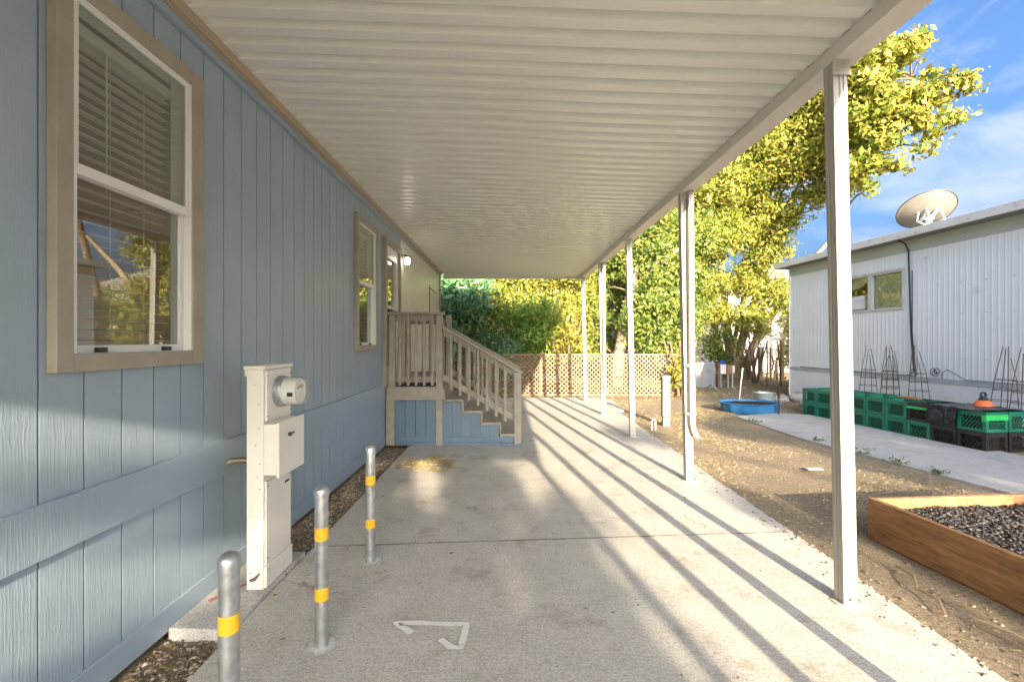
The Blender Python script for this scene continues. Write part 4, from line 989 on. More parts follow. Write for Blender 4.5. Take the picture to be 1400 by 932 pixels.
for f in (0.02, 0.55): pbox(A+nv_*(th+0.001)+dv*(th+0.001+f*0), A+nv_*(th+0.001)+dv*(th+0.09), 0.09, nv_, -0.04, ztop-0.06, 'corner_block') if f < 0.1 else None
q = [A+nv_*th+dv*th, A+nv_*(Wp-th)+dv*th, A+nv_*(Wp-th)+dv*(Lp-th), A+nv_*th+dv*(Lp-th)]
MB().prism([(p.x, p.y, 0) for p in q], (0, 0, -0.04), (0, 0, 0.185)).build('soil_fill', M['soil'], pl)
def chips(n, fn, size, name, mt, parent=None, flat=0.5, tri=8):
    rs = np.random.RandomState(n % 991)
    base = np.array([(1, 0, 0), (0, 1, 0), (-1, 0, 0), (0, -1, 0), (0, 0, 1), (0, 0, -1)], np.float32)
    fc = np.array([(0, 1, 4), (1, 2, 4), (2, 3, 4), (3, 0, 4), (1, 0, 5), (2, 1, 5), (3, 2, 5), (0, 3, 5)], np.int32)
    P = np.array([fn(rs) for _ in range(n)], np.float32)
    sc_ = (size*(0.35+rs.rand(n)**2.2*1.2)).astype(np.float32)
    V = base[None]*(0.6+0.8*rs.rand(n, 6, 1))
    V[:, :, 2] *= flat
    an = rs.rand(n)*6.28; c, s_ = np.cos(an), np.sin(an); x = V[:, :, 0]*1.4; y = V[:, :, 1]
    V = np.stack([x*c[:, None]-y*s_[:, None], x*s_[:, None]+y*c[:, None], V[:, :, 2]+0.15*x], 2)*sc_[:, None, None]+P[:, None, :]
    F = fc[None]+(np.arange(n)*6)[:, None, None]
    return mesh_obj(name, V.reshape(-1, 3), F.reshape(-1, 3), mt, parent)
def inpl(rs):
    a, b = rs.rand(), rs.rand(); p = A+nv_*(th+0.01+a*(Wp-2*th-0.02))+dv*(th+0.01+b*(Lp-2*th-0.02))
    return (p.x, p.y, 0.192+0.018*noise.noise((p.x*4, p.y*4, 0))+0.012*rs.rand())
o = chips(20000, inpl, 0.0105, 'gravel', M['mulch'], pl, 0.45); o['kind'] = 'stuff'

# ------------------------------------------------------------------ lattice fence
FY, FX0, FX1 = 12.7, -1.6, 4.86
fe = empty('lattice_fence', (1.6, FY, GZ), 'tan wooden lattice fence at the end of the driveway', 'fence')
FZ0, FZ1 = 0.0, 1.13
MB().box(FX0, FX1, FY-0.03, FY+0.03, FZ1-0.04, FZ1+0.012).build('rail', M['lattice'], fe, bevel=0.003)
MB().box(FX0, FX1, FY-0.025, FY+0.025, FZ0-0.04, FZ0+0.03).build('rail', M['lattice'], fe, bevel=0.003)
for x in (-1.55, 0.9, 2.66, 4.80): MB().box(x-0.05, x+0.05, FY+0.031, FY+0.12, -0.1, FZ1+0.03).build('fence_post', M['fencewood'], fe, bevel=0.003)
for x in (0.9, 2.66): MB().box(x-0.035, x+0.035, FY-0.04, FY-0.0305, -0.02, FZ1+0.0).build('batten', M['fencewood'], fe)
stp = 0.128
for s_, yy in ((1, FY-0.006), (-1, FY+0.006)):
    k = -10
    while True:
        xa = FX0+k*stp; k += 1
        h = FZ1-0.04-0.03
        xs0, xs1 = (xa, xa+h) if s_ > 0 else (xa+h, xa)
        lo_x, hi_x = min(xs0, xs1), max(xs0, xs1)
        if lo_x > FX1: break
        if hi_x < FX0+0.02: continue
        a = max(lo_x, FX0); b = min(hi_x, FX1)
        if b-a < 0.03: continue
        za = FZ0+0.03+(a-xa if s_ > 0 else xa+h-a); zb = FZ0+0.03+(b-xa if s_ > 0 else xa+h-b)
        MB().bar((a, yy, za), (b, yy, zb), 0.034, 0.010, (0, -1, 0)).build('slat', M['lattice'], fe)

# ------------------------------------------------------------------ yard objects
# galvanised telecom pedestal
pe = empty('utility_pedestal', (2.86, 8.25, GZ), 'grey galvanised utility pedestal standing in dirt beside the driveway', 'utility pedestal')
def rbox(x0, x1, y0_, y1_, z0, z1, nm, mt, par, bev): return MB().box(x0, x1, y0_, y1_, z0, z1).build(nm, mt, par, bevel=bev)
rbox(2.785, 2.935, 8.19, 8.32, 0.12, 0.86, 'cover', M['pedgrey'], pe, 0.03); rbox(2.80, 2.92, 8.205, 8.305, -0.09, 0.118, 'base', M['greybox'], pe, 0.01)
rbox(2.775, 2.945, 8.18, 8.33, 0.80, 0.88, 'cap', M['pedgrey'], pe, 0.03)
# white loop pipe
lp = MB().tube([(2.50, 7.9, -0.06), (2.50, 7.9, 0.10), (2.515, 7.9, 0.14), (2.545, 7.9, 0.14), (2.56, 7.9, 0.10), (2.56, 7.9, -0.06)], 0.011, 8).build('pipe_loop', M['white'], None, smooth=True)
tag(lp, 'small white pipe loop sticking out of dirt by the driveway edge', 'pipe')
# kiddie pool
kp = empty('wading_pool', (5.30, 9.95, GZ), 'blue plastic wading pool full of soil beside the path', 'wading pool')
c = (5.30, 9.95, GZ+0.01)
n = 48; mb = MB()
def ring(r, z, fl=0.0): return [(c[0]+r*0.62*math.cos(2*math.pi*j/n)*(1+fl*0.03*math.cos(12*2*math.pi*j/n)), c[1]+r*0.50*math.sin(2*math.pi*j/n)*(1+fl*0.03*math.cos(12*2*math.pi*j/n)), c[2]+z) for j in range(n)]
for r, z, fl_ in ((0.90, 0.0, 1), (0.92, 0.03, 1), (0.95, 0.12, 1), (0.97, 0.2, 0.6), (1.04, 0.222, 0), (1.045, 0.236, 0), (0.985, 0.24, 0), (0.95, 0.22, 0), (0.93, 0.12, 0)): mb.v += ring(r, z*0.86, fl_)
for k in range(8):
    for j in range(n): mb.f.append((k*n+j, k*n+(j+1) % n, (k+1)*n+(j+1) % n, (k+1)*n+j))
mb.f.append(tuple(range(n))); mb.build('shell', M['blue'], kp, smooth=True)
mb = MB(); mb.v += [(p[0], p[1], p[2]+0.012*noise.noise((p[0]*6, p[1]*6, 0))) for p in ring(0.93, 0.165)]; mb.v.append((c[0], c[1], c[2]+0.185)); mb.f += [(j, (j+1) % n, n) for j in range(n)]; mb.build('soil_fill', M['soil'], kp)
# zinc tub
tb = MB().lathe([(0.16, 0.0), (0.19, 0.0), (0.225, 0.31), (0.24, 0.325), (0.225, 0.33), (0.21, 0.31), (0.20, 0.27), (0.02, 0.27)], 28, (6.08, 10.75, GZ)).build('zinc_tub', M['zinc'], None, smooth=True)
tag(tb, 'pale zinc tub standing behind the blue wading pool', 'tub')
sk = MB().tube([(5.62, 9.42, -0.08), (5.63, 9.43, 0.37)], 0.014, 8).tube([(5.628, 9.428, 0.30), (5.635, 9.432, 0.46)], 0.026, 8).build('garden_stake', M['blackmetal'], None); tag(sk, 'short dark stake with black cap in front of the wading pool', 'stake')
wsk = MB().tube([(5.55, 10.9, -0.06), (5.59, 10.92, 0.34), (5.66, 10.95, 0.85)], 0.012, 6).build('garden_stake', M['white'], None, smooth=True); tag(wsk, 'thin leaning white stick behind the blue wading pool', 'stake')
def stake(px, yb, pt, Y, r, mt, lab, lean=0.0, square=False):
    x = (px-695)*Y/622; z1 = 1.5-(pt-466)*Y/622
    o = (MB().bar((x, Y, -0.12), (x+lean, Y, z1), r*2, r*2, (0, 1, 0)) if square else MB().tube([(x, Y, -0.12), (x+lean, Y, z1)], r, 7)).build('garden_stake', mt, None)
    tag(o, lab, 'stake', 'stakes standing in the yard by the white house')
stake(1050, 0, 470, 14.6, 0.02, M['rust'], 'tall rusty brown stake rising behind the zinc tub')
stake(1070, 0, 470, 15.6, 0.025, M['rust'], 'dark brown stake nearest the mobile home corner', -0.12)
stake(1071, 0, 466, 17.2, 0.055, M['stake'], 'thick tan timber stake behind the dark brown stake', 0.0, True)
stake(1055, 0, 475, 17.4, 0.022, M['stake'], 'thin tan timber stake in front of the white house wall', 0.0, True)
stake(1041, 0, 474, 18.2, 0.07, M['stake'], 'broad tan timber stake with a wire hoop at the white house', 0.0, True)
stake(1060, 0, 488, 18.0, 0.03, M['stake'], 'short leaning timber stake by the white house', 0.12, True)
stake(1064, 0, 492, 18.1, 0.03, M['rust'], 'short dark timber stake beside the leaning one', -0.02, True)
hp = MB(); hp.tube([(10.32+0.27*math.cos(a*0.5236), 18.1, 0.62+0.45*math.sin(a*0.5236)) for a in range(13)], 0.02, 6); hp = hp.build('wire_hoop', M['rust'], None); tag(hp, 'rusty wire hoop leaning on the broad tan stake', 'hoop')
# utility cabinet cluster right of the fence
ub = MB().prism([(6.2, 15.0, 0), (6.86, 15.0, 0), (6.86, 15.5, 0), (6.2, 15.5, 0)], (0, 0, -0.1), (0, 0, 0.80)).build('utility_cabinet', M['greybox'], None, bevel=0.04); tag(ub, 'worn grey utility cabinet standing right of the lattice fence', 'utility cabinet')
wp_ = MB().box(6.875, 6.96, 14.9, 15.0, -0.1, 0.78).build('short_post', M['rust'], None, bevel=0.005); tag(wp_, 'short dark brown post at right end of the grey cabinet', 'post')
mp_ = empty('meter_post', (7.05, 15.0, GZ), 'white meter box on short post between dark post and brown box', 'meter box')
rbox(6.965, 7.15, 14.88, 15.03, 0.42, 0.735, 'box', M['white'], mp_, 0.01); rbox(7.02, 7.09, 15.035, 15.10, -0.1, 0.72, 'post', M['greybox'], mp_, 0.004)
bc = MB().lathe([(0.11, 0.0), (0.12, 0.04), (0.095, 0.09), (0.03, 0.12)], 14, (7.05, 14.96, 0.737), 1.0, 0.5); bc.v = [(x+0.03*noise.noise((x*9, y*9, z*9)), y, z+0.025*noise.noise((x*8, y*8, 3)) if z > 0.75 else z) for x, y, z in bc.v]
bc = bc.build('blue_cloth', M['bluecloth'], None, smooth=True); tag(bc, 'crumpled blue cloth lying on top of the white meter box', 'cloth')
bb_ = empty('brown_meter_box', (7.25, 14.9, GZ), 'brown meter box on grey conduits beside the white box', 'meter box')
rbox(7.155, 7.31, 14.78, 14.93, 0.40, 0.71, 'box', M['brownbox'], bb_, 0.008); rbox(7.315, 7.40, 14.80, 14.93, 0.45, 0.70, 'side_box', M['white'], bb_, 0.008)
MB().tube([(7.20, 14.86, -0.1), (7.20, 14.86, 0.399)], 0.028, 8).build('conduit', M['galv'], bb_, smooth=True); MB().tube([(7.35, 14.87, -0.1), (7.35, 14.87, 0.449)], 0.03, 8).build('conduit', M['galv'], bb_, smooth=True)
el = MB().tube([(6.4, 14.6, 0.0), (6.5, 14.5, 0.10), (6.6, 14.4, 0.0), (6.62, 14.35, -0.06)], 0.03, 8).build('pipe', M['galv'], None, smooth=True); tag(el, 'bent grey pipe lying on the ground before the grey cabinet', 'pipe')
# rocks
def rock(x, y, r, sz, lab):
    mb = MB(); bm = bmesh.new(); bmesh.ops.create_icosphere(bm, subdivisions=3, radius=1); s_ = rnd.random()*50
    for v_ in bm.verts:
        k = 1+0.35*noise.noise(v_.co*1.3+Vector((s_, 0, 0)))+0.12*noise.noise(v_.co*4+Vector((0, s_, 0)))
        mb.v.append((x+v_.co.x*k*r, y+v_.co.y*k*r*0.8, GZ+r*sz*0.5+v_.co.z*k*r*sz))
    mb.f = [tuple(q.index for q in f.verts) for f in bm.faces]; bm.free()
    o = mb.build('rock', M['rock'], None, smooth=True); tag(o, lab, 'rock', 'rocks at the corner of the mobile home')
rock(7.0, 10.55, 0.20, 0.75, 'largest pale rock beside the crates and wading pool'); rock(7.5, 11.6, 0.27, 0.6, 'flat grey brown rock under the mobile home corner'); rock(7.35, 10.6, 0.14, 0.8, 'small pale rock right of the largest rock')
rock(7.05, 11.7, 0.2, 0.55, 'brown rock left of the mobile home corner'); rock(6.75, 10.2, 0.10, 0.8, 'smallest rock next to the wading pool rim')
# paper scrap, dry twig
v = [(3.55+i*0.03, 5.35+j*0.025, GZ+0.03+0.012*noise.noise((i*1.3, j*1.3, 0))) for j in range(5) for i in range(7)]
f = [(j*7+i, j*7+i+1, j*7+i+8, j*7+i+7) for j in range(4) for i in range(6)]
o = mesh_obj('paper_scrap', v, f, M['paper']); tag(o, 'white paper scrap on the dirt near the planter box', 'litter'); o.modifiers.new('solid', 'SOLIDIFY').thickness = 0.002
v = [(p[0]+0.05+0.62, p[1]-0.35, p[2]) for p in v]; 
tw = MB().tube([(2.42, 2.50, -0.02), (2.5, 2.62, 0.0), (2.49, 2.75, -0.005), (2.60, 2.9, 0.0), (2.62, 3.05, -0.015)], 0.006, 5).tube([(2.62, 2.1, -0.02), (2.58, 2.3, 0.01), (2.52, 2.45, 0.0)], 0.007, 5).build('twig', M['twigmat'], None, smooth=True); tag(tw, 'crooked dry twig lying in dirt beside the planter box', 'twig')

# ------------------------------------------------------------------ far white house
fh = empty('white_house', (12.4, 22, 0), 'far white house with small windows seen behind the tree trunks', 'house')
mb = MB(); 
hw = [(12.15, 12.75, 1.85, 2.95), (13.45, 14.15, 1.75, 2.95)]
xs_ = sorted({7.6, 16.6} | {x for a in hw for x in a[:2]})
for a, b in zip(xs_[:-1], xs_[1:]):
    hit = [h for h in hw if h[0] <= a+1e-6 and b <= h[1]+1e-6]
    if hit: mb.box(a, b, 22, 22.15, -0.1, hit[0][2]).box(a, b, 22, 22.15, hit[0][3], 3.9)
    else: mb.box(a, b, 22, 22.15, -0.1, 3.9)
mb.box(7.6, 7.75, 22.15, 28, -0.1, 3.9).box(16.45, 16.6, 22.15, 28, -0.1, 3.9).box(7.75, 16.45, 27.85, 28, -0.1, 3.9)
mb.build('wall', M['housewhite'], fh)
for a, b, c_, d_ in hw:
    wf = MB().box(a, a+0.07, 21.96, 22.08, c_, d_).box(b-0.07, b, 21.96, 22.08, c_, d_).box(a+.07, b-.07, 21.96, 22.08, c_, c_+.07).box(a+.07, b-.07, 21.96, 22.08, d_-.07, d_).box(a+.07, b-.07, 21.98, 22.07, (c_+d_)/2-.03, (c_+d_)/2+.03).build('window', M['curtain'], fh)
    MB().box(a+.07, b-.07, 22.085, 22.09, c_+.07, d_-.07).build('pane', M['pane'], wf); MB().box(a+.07, b-.07, 22.11, 22.13, c_+.07, d_-.07).build('curtain', M['room'], wf)
MB().prism([(7.2, 0, 3.9), (17.0, 0, 3.9), (12.1, 0, 5.2)], (0, 21.6, 0), (0, 28.4, 0)).build('roof', M['roofgrey'], fh)

# ------------------------------------------------------------------ vegetation
def leaves(P, Nrm, size, rs, aspect=0.42, droop=0.35, fold=0.18):
    """P centres, Nrm preferred outward direction; one folded two-quad-half leaf each (4 verts, 2 triangles)"""
    n = len(P)
    d = rs.normal(size=(n, 3)); d[:, 2] -= droop; d /= np.linalg.norm(d, axis=1)[:, None]
    nn = Nrm+rs.normal(size=(n, 3))*0.6; s_ = np.cross(d, nn); s_ /= np.maximum(np.linalg.norm(s_, axis=1)[:, None], 1e-6)
    u = np.cross(s_, d)
    L_ = (size*np.clip(np.exp(rs.normal(size=n)*0.38), 0.4, 2.0))[:, None]
    a = P-d*L_*0.5; b = P+d*L_*0.5; m_ = P-d*L_*0.06-u*L_*fold*0.5
    l = m_+s_*L_*aspect*0.5+u*L_*fold*0.5; r = m_-s_*L_*aspect*0.5+u*L_*fold*0.5
    V = np.stack([a, l, b, r], 1).reshape(-1, 3)
    k = np.arange(n)[:, None]*4
    F = np.concatenate([np.concatenate([k, k+1, k+2], 1), np.concatenate([k, k+2, k+3], 1)], 1).reshape(-1, 3)
    return V, F
def in_ell(rs, n, shell=0.55):
    d = rs.normal(size=(n, 3)); d /= np.linalg.norm(d, axis=1)[:, None]
    r = (shell+(1-shell)*rs.rand(n)) if shell > 0 else rs.rand(n)**(1/3)
    return d, r
def tree(name, label, cat, trunk, clumps, leafm, bark, seed, leaf=0.12, per=70, sub_r=0.30, dens=1.0, aspect=0.42, droop=0.35, group=None, limb_r=0.05, twig=True, sub_density=5.0, extra=None, shell=0.5):
    """trunk: list of (points, radii); clumps: (x,y,z,rx,ry,rz). Sub-clumps of leaves fill each clump, twigs run out to them."""
    rs = np.random.RandomState(seed); base = trunk[0][0][0]
    t = empty(name, base, label, cat, group)
    tk = MB()
    for k, (p, r) in enumerate(trunk): tk.tube(p, r, 9 if k < 6 else 7)
    nodes_ = [Vector(q) for p, r in trunk for q in p[1:]]
    lm = MB(); PP = []; NN = []
    for (cx, cy, cz, rx, ry, rz) in clumps:
        c = Vector((cx, cy, cz)); near = min(nodes_, key=lambda q: (q-c).length+max(0, q.z-c.z)*0.8)
        mid = near.lerp(c, 0.5)+Vector((rnd.uniform(-.3, .3), rnd.uniform(-.3, .3), rnd.uniform(0, .35)))*min(1, (c-near).length*0.3)
        L0 = (c-near).length
        lm.tube([near, mid, c], [limb_r*(0.5+0.2*L0**0.7), limb_r*(0.3+0.14*L0**0.7), limb_r*0.28], 6, cap=False)
        vol = rx*ry*rz*4.19
        ns = max(3, int(sub_density*dens*vol**0.72))
        d, r = in_ell(rs, ns, shell); S_ = np.array([cx, cy, cz])+d*r[:, None]*np.array([rx, ry, rz])
        for q, dd in zip(S_, d):
            if twig and rs.rand() < 0.55:
                e = Vector(q); lm.tube([c.lerp(e, 0.08), c.lerp(e, 0.55)+Vector(rs.normal(size=3)*0.08), e], [limb_r*0.26, limb_r*0.16, limb_r*0.07], 4, cap=False)
            m_ = int(per*(0.5+rs.rand())); o = rs.normal(size=(m_, 3)); o *= (sub_r*(0.7+0.6*rs.rand()))*np.array([1, 1, 0.72])[None]
            PP.append(q+o); nv2 = dd*0.6+np.array([0.05, -0.45, 0.5]); NN.append(np.repeat(nv2[None], m_, 0)+o/sub_r*0.4)
    tk.build('trunk', bark, t, smooth=True)
    if lm.v: lm.build('limb', bark, t, smooth=True)
    P = np.concatenate(PP); Nn = np.concatenate(NN)
    ok = P[:, 2] > 0.03; P = P[ok]; Nn = Nn[ok]
    V, F = leaves(P, Nn, leaf, rs, aspect, droop)
    mesh_obj('crown', V, F, leafm, t)
    return t, len(P)
def Q(px, py, Y, r, rz=None, ry=None):
    return ((px-695)*Y/622, Y, 1.5-(py-466)*Y/622, r, ry or r, rz or r)
NL = 0
def plant(*a, **k):
    global NL
    t, n = tree(*a, **k); NL += n; print(a[0], n); return t
# big golden tree, several stems
bx_, by_ = 9.35, 19.0
tr = [([(bx_, by_, -0.1), (bx_-0.05, by_, 1.0), (bx_-0.25, by_, 2.4), (bx_-0.5, by_-0.3, 4.2), (bx_-1.0, by_-0.6, 6.5), (bx_-1.4, by_-1.0, 8.6)], [0.26, 0.2, 0.17, 0.14, 0.10, 0.06]),
      ([(bx_+0.2, by_, -0.1), (bx_+0.35, by_, 1.2), (bx_+0.75, by_-0.2, 2.9), (bx_+1.4, by_-0.6, 5.0), (bx_+2.0, by_-1.2, 7.4), (bx_+2.4, by_-1.8, 9.2)], [0.24, 0.18, 0.15, 0.13, 0.10, 0.06]),
      ([(bx_+0.35, by_-0.2, -0.1), (bx_+0.7, by_-0.3, 1.2), (bx_+1.5, by_-0.5, 2.7), (bx_+2.5, by_-0.9, 4.4), (bx_+3.4, by_-1.4, 5.7)], [0.2, 0.16, 0.14, 0.11, 0.06]),
      ([(bx_-0.25, by_-0.1, -0.1), (bx_-0.6, by_-0.2, 1.2), (bx_-1.0, by_-0.4, 2.6), (bx_-1.9, by_-0.7, 4.4), (bx_-2.6, by_-1.2, 6.2)], [0.2, 0.15, 0.13, 0.10, 0.06]),
      ([(bx_+1.4, by_-0.6, 5.0), (bx_+1.9, by_-2.0, 7.0), (bx_+2.5, by_-3.6, 8.6), (bx_+3.2, by_-4.8, 9.6)], [0.12, 0.1, 0.08, 0.05]),
      ([(bx_-0.1, by_-0.1, -0.1), (bx_-0.1, by_-0.4, 1.4), (bx_+0.1, by_-0.8, 3.4), (bx_+0.2, by_-1.4, 5.8)], [0.12, 0.09, 0.07, 0.04])]
cl_ = [Q(880, 330, 17.5, 1.3), Q(880, 270, 17.5, 1.4), Q(905, 395, 17, 1.0), Q(915, 330, 16.8, 1.2), Q(920, 240, 17, 1.4), Q(965, 180, 16.5, 1.5), Q(975, 250, 16.5, 1.3), Q(985, 320, 17, 1.0),
       Q(1015, 210, 16.5, 1.4), Q(1030, 130, 16.5, 1.5), Q(1040, 280, 17, 0.8), Q(1080, 210, 16, 1.3), Q(1085, 130, 16, 1.5), Q(1095, 60, 16, 1.6), Q(1050, 340, 17.5, 0.8), Q(1025, 380, 18, 0.75), Q(1060, 400, 18, 0.7),
       Q(965, 390, 18, 0.8), Q(955, 340, 17.5, 0.9), Q(1120, 180, 15.5, 1.1), Q(1110, 260, 16, 0.6), Q(1140, 100, 15, 1.4), Q(1150, 190, 15, 0.9), Q(1165, 235, 15, 0.6), Q(1005, 60, 17, 1.8), Q(950, 100, 17, 1.8), Q(890, 180, 17.5, 1.7), Q(850, 250, 18, 1.5),
       Q(1010, 430, 18, 0.6), Q(975, 430, 18.2, 0.5), Q(1040, 440, 18.2, 0.5), Q(1065, 300, 16.8, 0.7), Q(1010, 300, 19.5, 1.2), Q(940, 300, 19.5, 1.4), Q(1060, 200, 19.5, 1.8), Q(990, 150, 19.5, 2.0), Q(1120, 100, 18.5, 1.8)]
plant('golden_tree', 'large golden green tree with several stems behind the carport posts', 'tree', tr, cl_, M['leaf_gold'], M['palebark'], 3, leaf=0.125, per=110, sub_r=0.24, sub_density=20, limb_r=0.07, shell=0.45)
# the branch over the mobile home, larger nearer leaves
tr = [([(13.25, 19.0, -0.1), (13.15, 18.6, 3.6), (12.6, 17.2, 6.3), (12.2, 15.6, 7.8), (12.2, 14.6, 8.7), (12.3, 13.8, 9.5)], [0.2, 0.16, 0.10, 0.07, 0.05, 0.03]), ([(12.2, 14.6, 8.7), (12.7, 13.5, 8.9), (13.0, 13.2, 9.0)], [0.05, 0.035, 0.02])]
cl_ = [Q(1190, 110, 13.4, 0.75), Q(1215, 85, 13.4, 0.65), Q(1240, 65, 13.2, 0.5), Q(1265, 55, 13.2, 0.30, .15), Q(1265, 100, 13.2, 0.30, .16), Q(1220, 150, 13.2, 0.75), Q(1250, 130, 13.2, 0.5, .35), Q(1260, 160, 13, 0.45, .25), Q(1290, 125, 13, 0.55, 0.3), Q(1312, 105, 13, 0.38, 0.28), Q(1330, 120, 13, 0.25, 0.2), Q(1305, 155, 13, 0.34, 0.22),
       Q(1280, 180, 13, 0.32, .2), Q(1200, 185, 13.4, 0.65), Q(1185, 225, 13.4, 0.5), Q(1215, 220, 13.4, 0.3), Q(1235, 228, 13.2, 0.25, .12), Q(1180, 150, 13.6, 0.8), Q(1170, 80, 14, 0.9), Q(1200, 60, 13.6, 0.6), Q(1195, 255, 13.4, 0.22), Q(1160, 160, 14, 0.8), Q(1270, 200, 13, 0.22, .14)]
plant('overhanging_tree', 'tree reaching a leafy yellow green branch over the mobile home roof', 'tree', tr, cl_, M['leaf_gold'], M['bark'], 5, leaf=0.165, per=30, sub_r=0.14, sub_density=34, limb_r=0.045, aspect=0.5, shell=0.2)
# second tree behind the fence with pale trunk
tr = [([(3.72, 15.6, -0.1), (3.78, 15.6, 0.9), (3.95, 15.6, 1.9), (4.2, 15.6, 3.2), (4.5, 15.7, 4.6), (4.6, 15.8, 6.2)], [0.23, 0.2, 0.19, 0.15, 0.11, 0.06]), ([(4.2, 15.6, 3.2), (5.2, 15.2, 4.2), (6.0, 15.0, 4.8)], [0.1, 0.08, 0.04])]
cl_ = [Q(875, 360, 16, 0.9), Q(900, 330, 15.8, 1.1), Q(905, 400, 15, 0.85), Q(880, 430, 15, 0.75), Q(925, 440, 14.8, 0.75), Q(900, 465, 14.6, 0.6), Q(930, 380, 15.2, 0.9), Q(945, 320, 16, 0.9), Q(835, 350, 17, 0.9), Q(815, 400, 17.5, 0.8), Q(815, 440, 17.2, 0.75), Q(860, 300, 17, 1.2), Q(950, 430, 15.5, 0.6), Q(835, 300, 17, 1.2), Q(925, 470, 15, 0.5), Q(815, 470, 16.6, 0.6)]
plant('broadleaf_tree', 'leafy green tree with pale leaning trunk behind the lattice fence', 'tree', tr, cl_, M['leaf_green'], M['palebark'], 8, leaf=0.125, per=95, sub_r=0.21, sub_density=19, limb_r=0.05)
# shrubs behind the porch
def shrub(lab, cat, x, y, clumps, m_, seed, leaf=0.12, per=50, sub_r=0.22, **kw):
    nst = 5; tr = []
    for k in range(nst):
        a = k*6.28/nst; tr.append(([(x+0.05*math.cos(a), y+0.05*math.sin(a), -0.1), (x+0.22*math.cos(a), y+0.22*math.sin(a), 0.7), (x+0.45*math.cos(a), y+0.4*math.sin(a), 1.5)], [0.045, 0.035, 0.02]))
    kw['sub_density'] = kw.get('sub_density', 9)*2.2; kw.setdefault('shell', 0.8)
    return plant(kw.pop('name', 'shrub'), lab, cat, tr, clumps, m_, M['bark'], seed, leaf=leaf, per=per, sub_r=sub_r, limb_r=kw.pop('limb_r', 0.03), **kw)
shrub('dark blue green shrub with long drooping leaves at the house corner', 'shrub', -2.0, 13.6, [Q(612, 405, 13.4, 0.55), Q(640, 425, 13.2, 0.5), Q(610, 445, 13.2, 0.5), Q(650, 395, 13.6, 0.5), Q(600, 380, 13.8, 0.7), Q(630, 455, 13.2, 0.5), Q(570, 420, 13.6, 0.8), Q(560, 480, 13.4, .8), Q(610, 490, 13.3, 0.6)], M['leaf_teal'], 11, leaf=0.24, per=26, sub_r=0.17, aspect=0.26, droop=0.7, sub_density=11)
shrub('glossy mid green shrub rising above the stair handrail', 'shrub', -1.1, 13.9, [Q(655, 430, 13.8, 0.45), Q(668, 410, 13.8, 0.45), Q(645, 465, 13.5, 0.5), Q(675, 445, 13.6, 0.4)], M['leaf_green'], 12, leaf=0.13, per=40, sub_r=0.15, sub_density=11)
shrub('soft blue green feathery shrub low behind the stair rail', 'shrub', -0.9, 13.3, [Q(650, 470, 13.2, 0.45, .3), Q(685, 465, 13.2, 0.45, .25), Q(670, 485, 13.1, 0.5, .3), Q(700, 475, 13.2, 0.3, .2), Q(640, 500, 13.1, 0.5), Q(690, 510, 13.1, 0.4), Q(600, 515, 13.1, 0.5)], M['leaf_teal'], 13, leaf=0.09, per=80, sub_r=0.16, aspect=0.3, sub_density=12)
shrub('bright green bushy shrub behind the left end of the lattice fence', 'shrub', 0.6, 14.3, [Q(715, 445, 14, 0.5), Q(735, 430, 14, 0.5), Q(720, 465, 13.8, 0.45), Q(750, 440, 14.2, 0.45), Q(740, 460, 13.9, 0.45), Q(700, 430, 14.2, 0.4), Q(765, 450, 14.3, 0.4), Q(725, 485, 13.6, 0.5)], M['leaf_bright'], 14, leaf=0.13, per=55, sub_r=0.2, aspect=0.32, sub_density=11)
shrub('yellow leaved bush against the lattice fence by the last post', 'shrub', 1.65, 13.6, [Q(765, 470, 13.4, 0.35), Q(780, 455, 13.5, 0.35), Q(755, 485, 13.2, 0.35), Q(790, 475, 13.4, 0.35), Q(772, 440, 13.7, 0.3), Q(785, 490, 13.2, 0.3)], M['leaf_yellow'], 15, leaf=0.10, per=45, sub_r=0.16, sub_density=11)
shrub('tall pale yellow green shrub rising behind the bright green one', 'shrub', 0.9, 16.0, [Q(700, 395, 15.8, 0.8), Q(730, 385, 15.8, 0.8), Q(755, 400, 15.6, 0.7), Q(690, 375, 16, 0.9), Q(745, 360, 16, 1.0), Q(715, 415, 15.4, 0.6), Q(780, 395, 16, 0.8), Q(780, 430, 15.6, 0.7), Q(775, 360, 16.5, 1.0), Q(800, 370, 17, 0.9)], M['leaf_gold'], 16, leaf=0.12, per=55, sub_r=0.24, sub_density=9)
shrub('yellow green tree top showing above the stair shrubs', 'tree', -2.4, 16.4, [Q(620, 385, 16, 0.8), Q(650, 375, 16, 0.8), Q(660, 400, 15.6, 0.6), Q(600, 395, 16, 0.9), Q(640, 350, 16.5, 1.1), Q(570, 400, 16, 1.2)], M['leaf_yellow'], 17, leaf=0.12, per=50, sub_r=0.24, sub_density=8, name='small_tree')
shrub('pink flowering bush half hidden between the yellow green trees', 'shrub', -0.4, 17.4, [Q(680, 392, 17, 0.28), Q(672, 388, 17, 0.22), Q(690, 400, 17, 0.2)], M['leaf_pink'], 18, leaf=0.10, per=36, sub_r=0.12, sub_density=14, name='flowering_bush')
shrub('dark leaved bush behind the pink blossoms', 'shrub', -0.2, 17.9, [Q(685, 385, 17.6, 0.7), Q(665, 400, 17.5, 0.6), Q(690, 420, 17, 0.7)], M['leaf_dark'], 19, leaf=0.12, per=50, sub_r=0.22, sub_density=8)
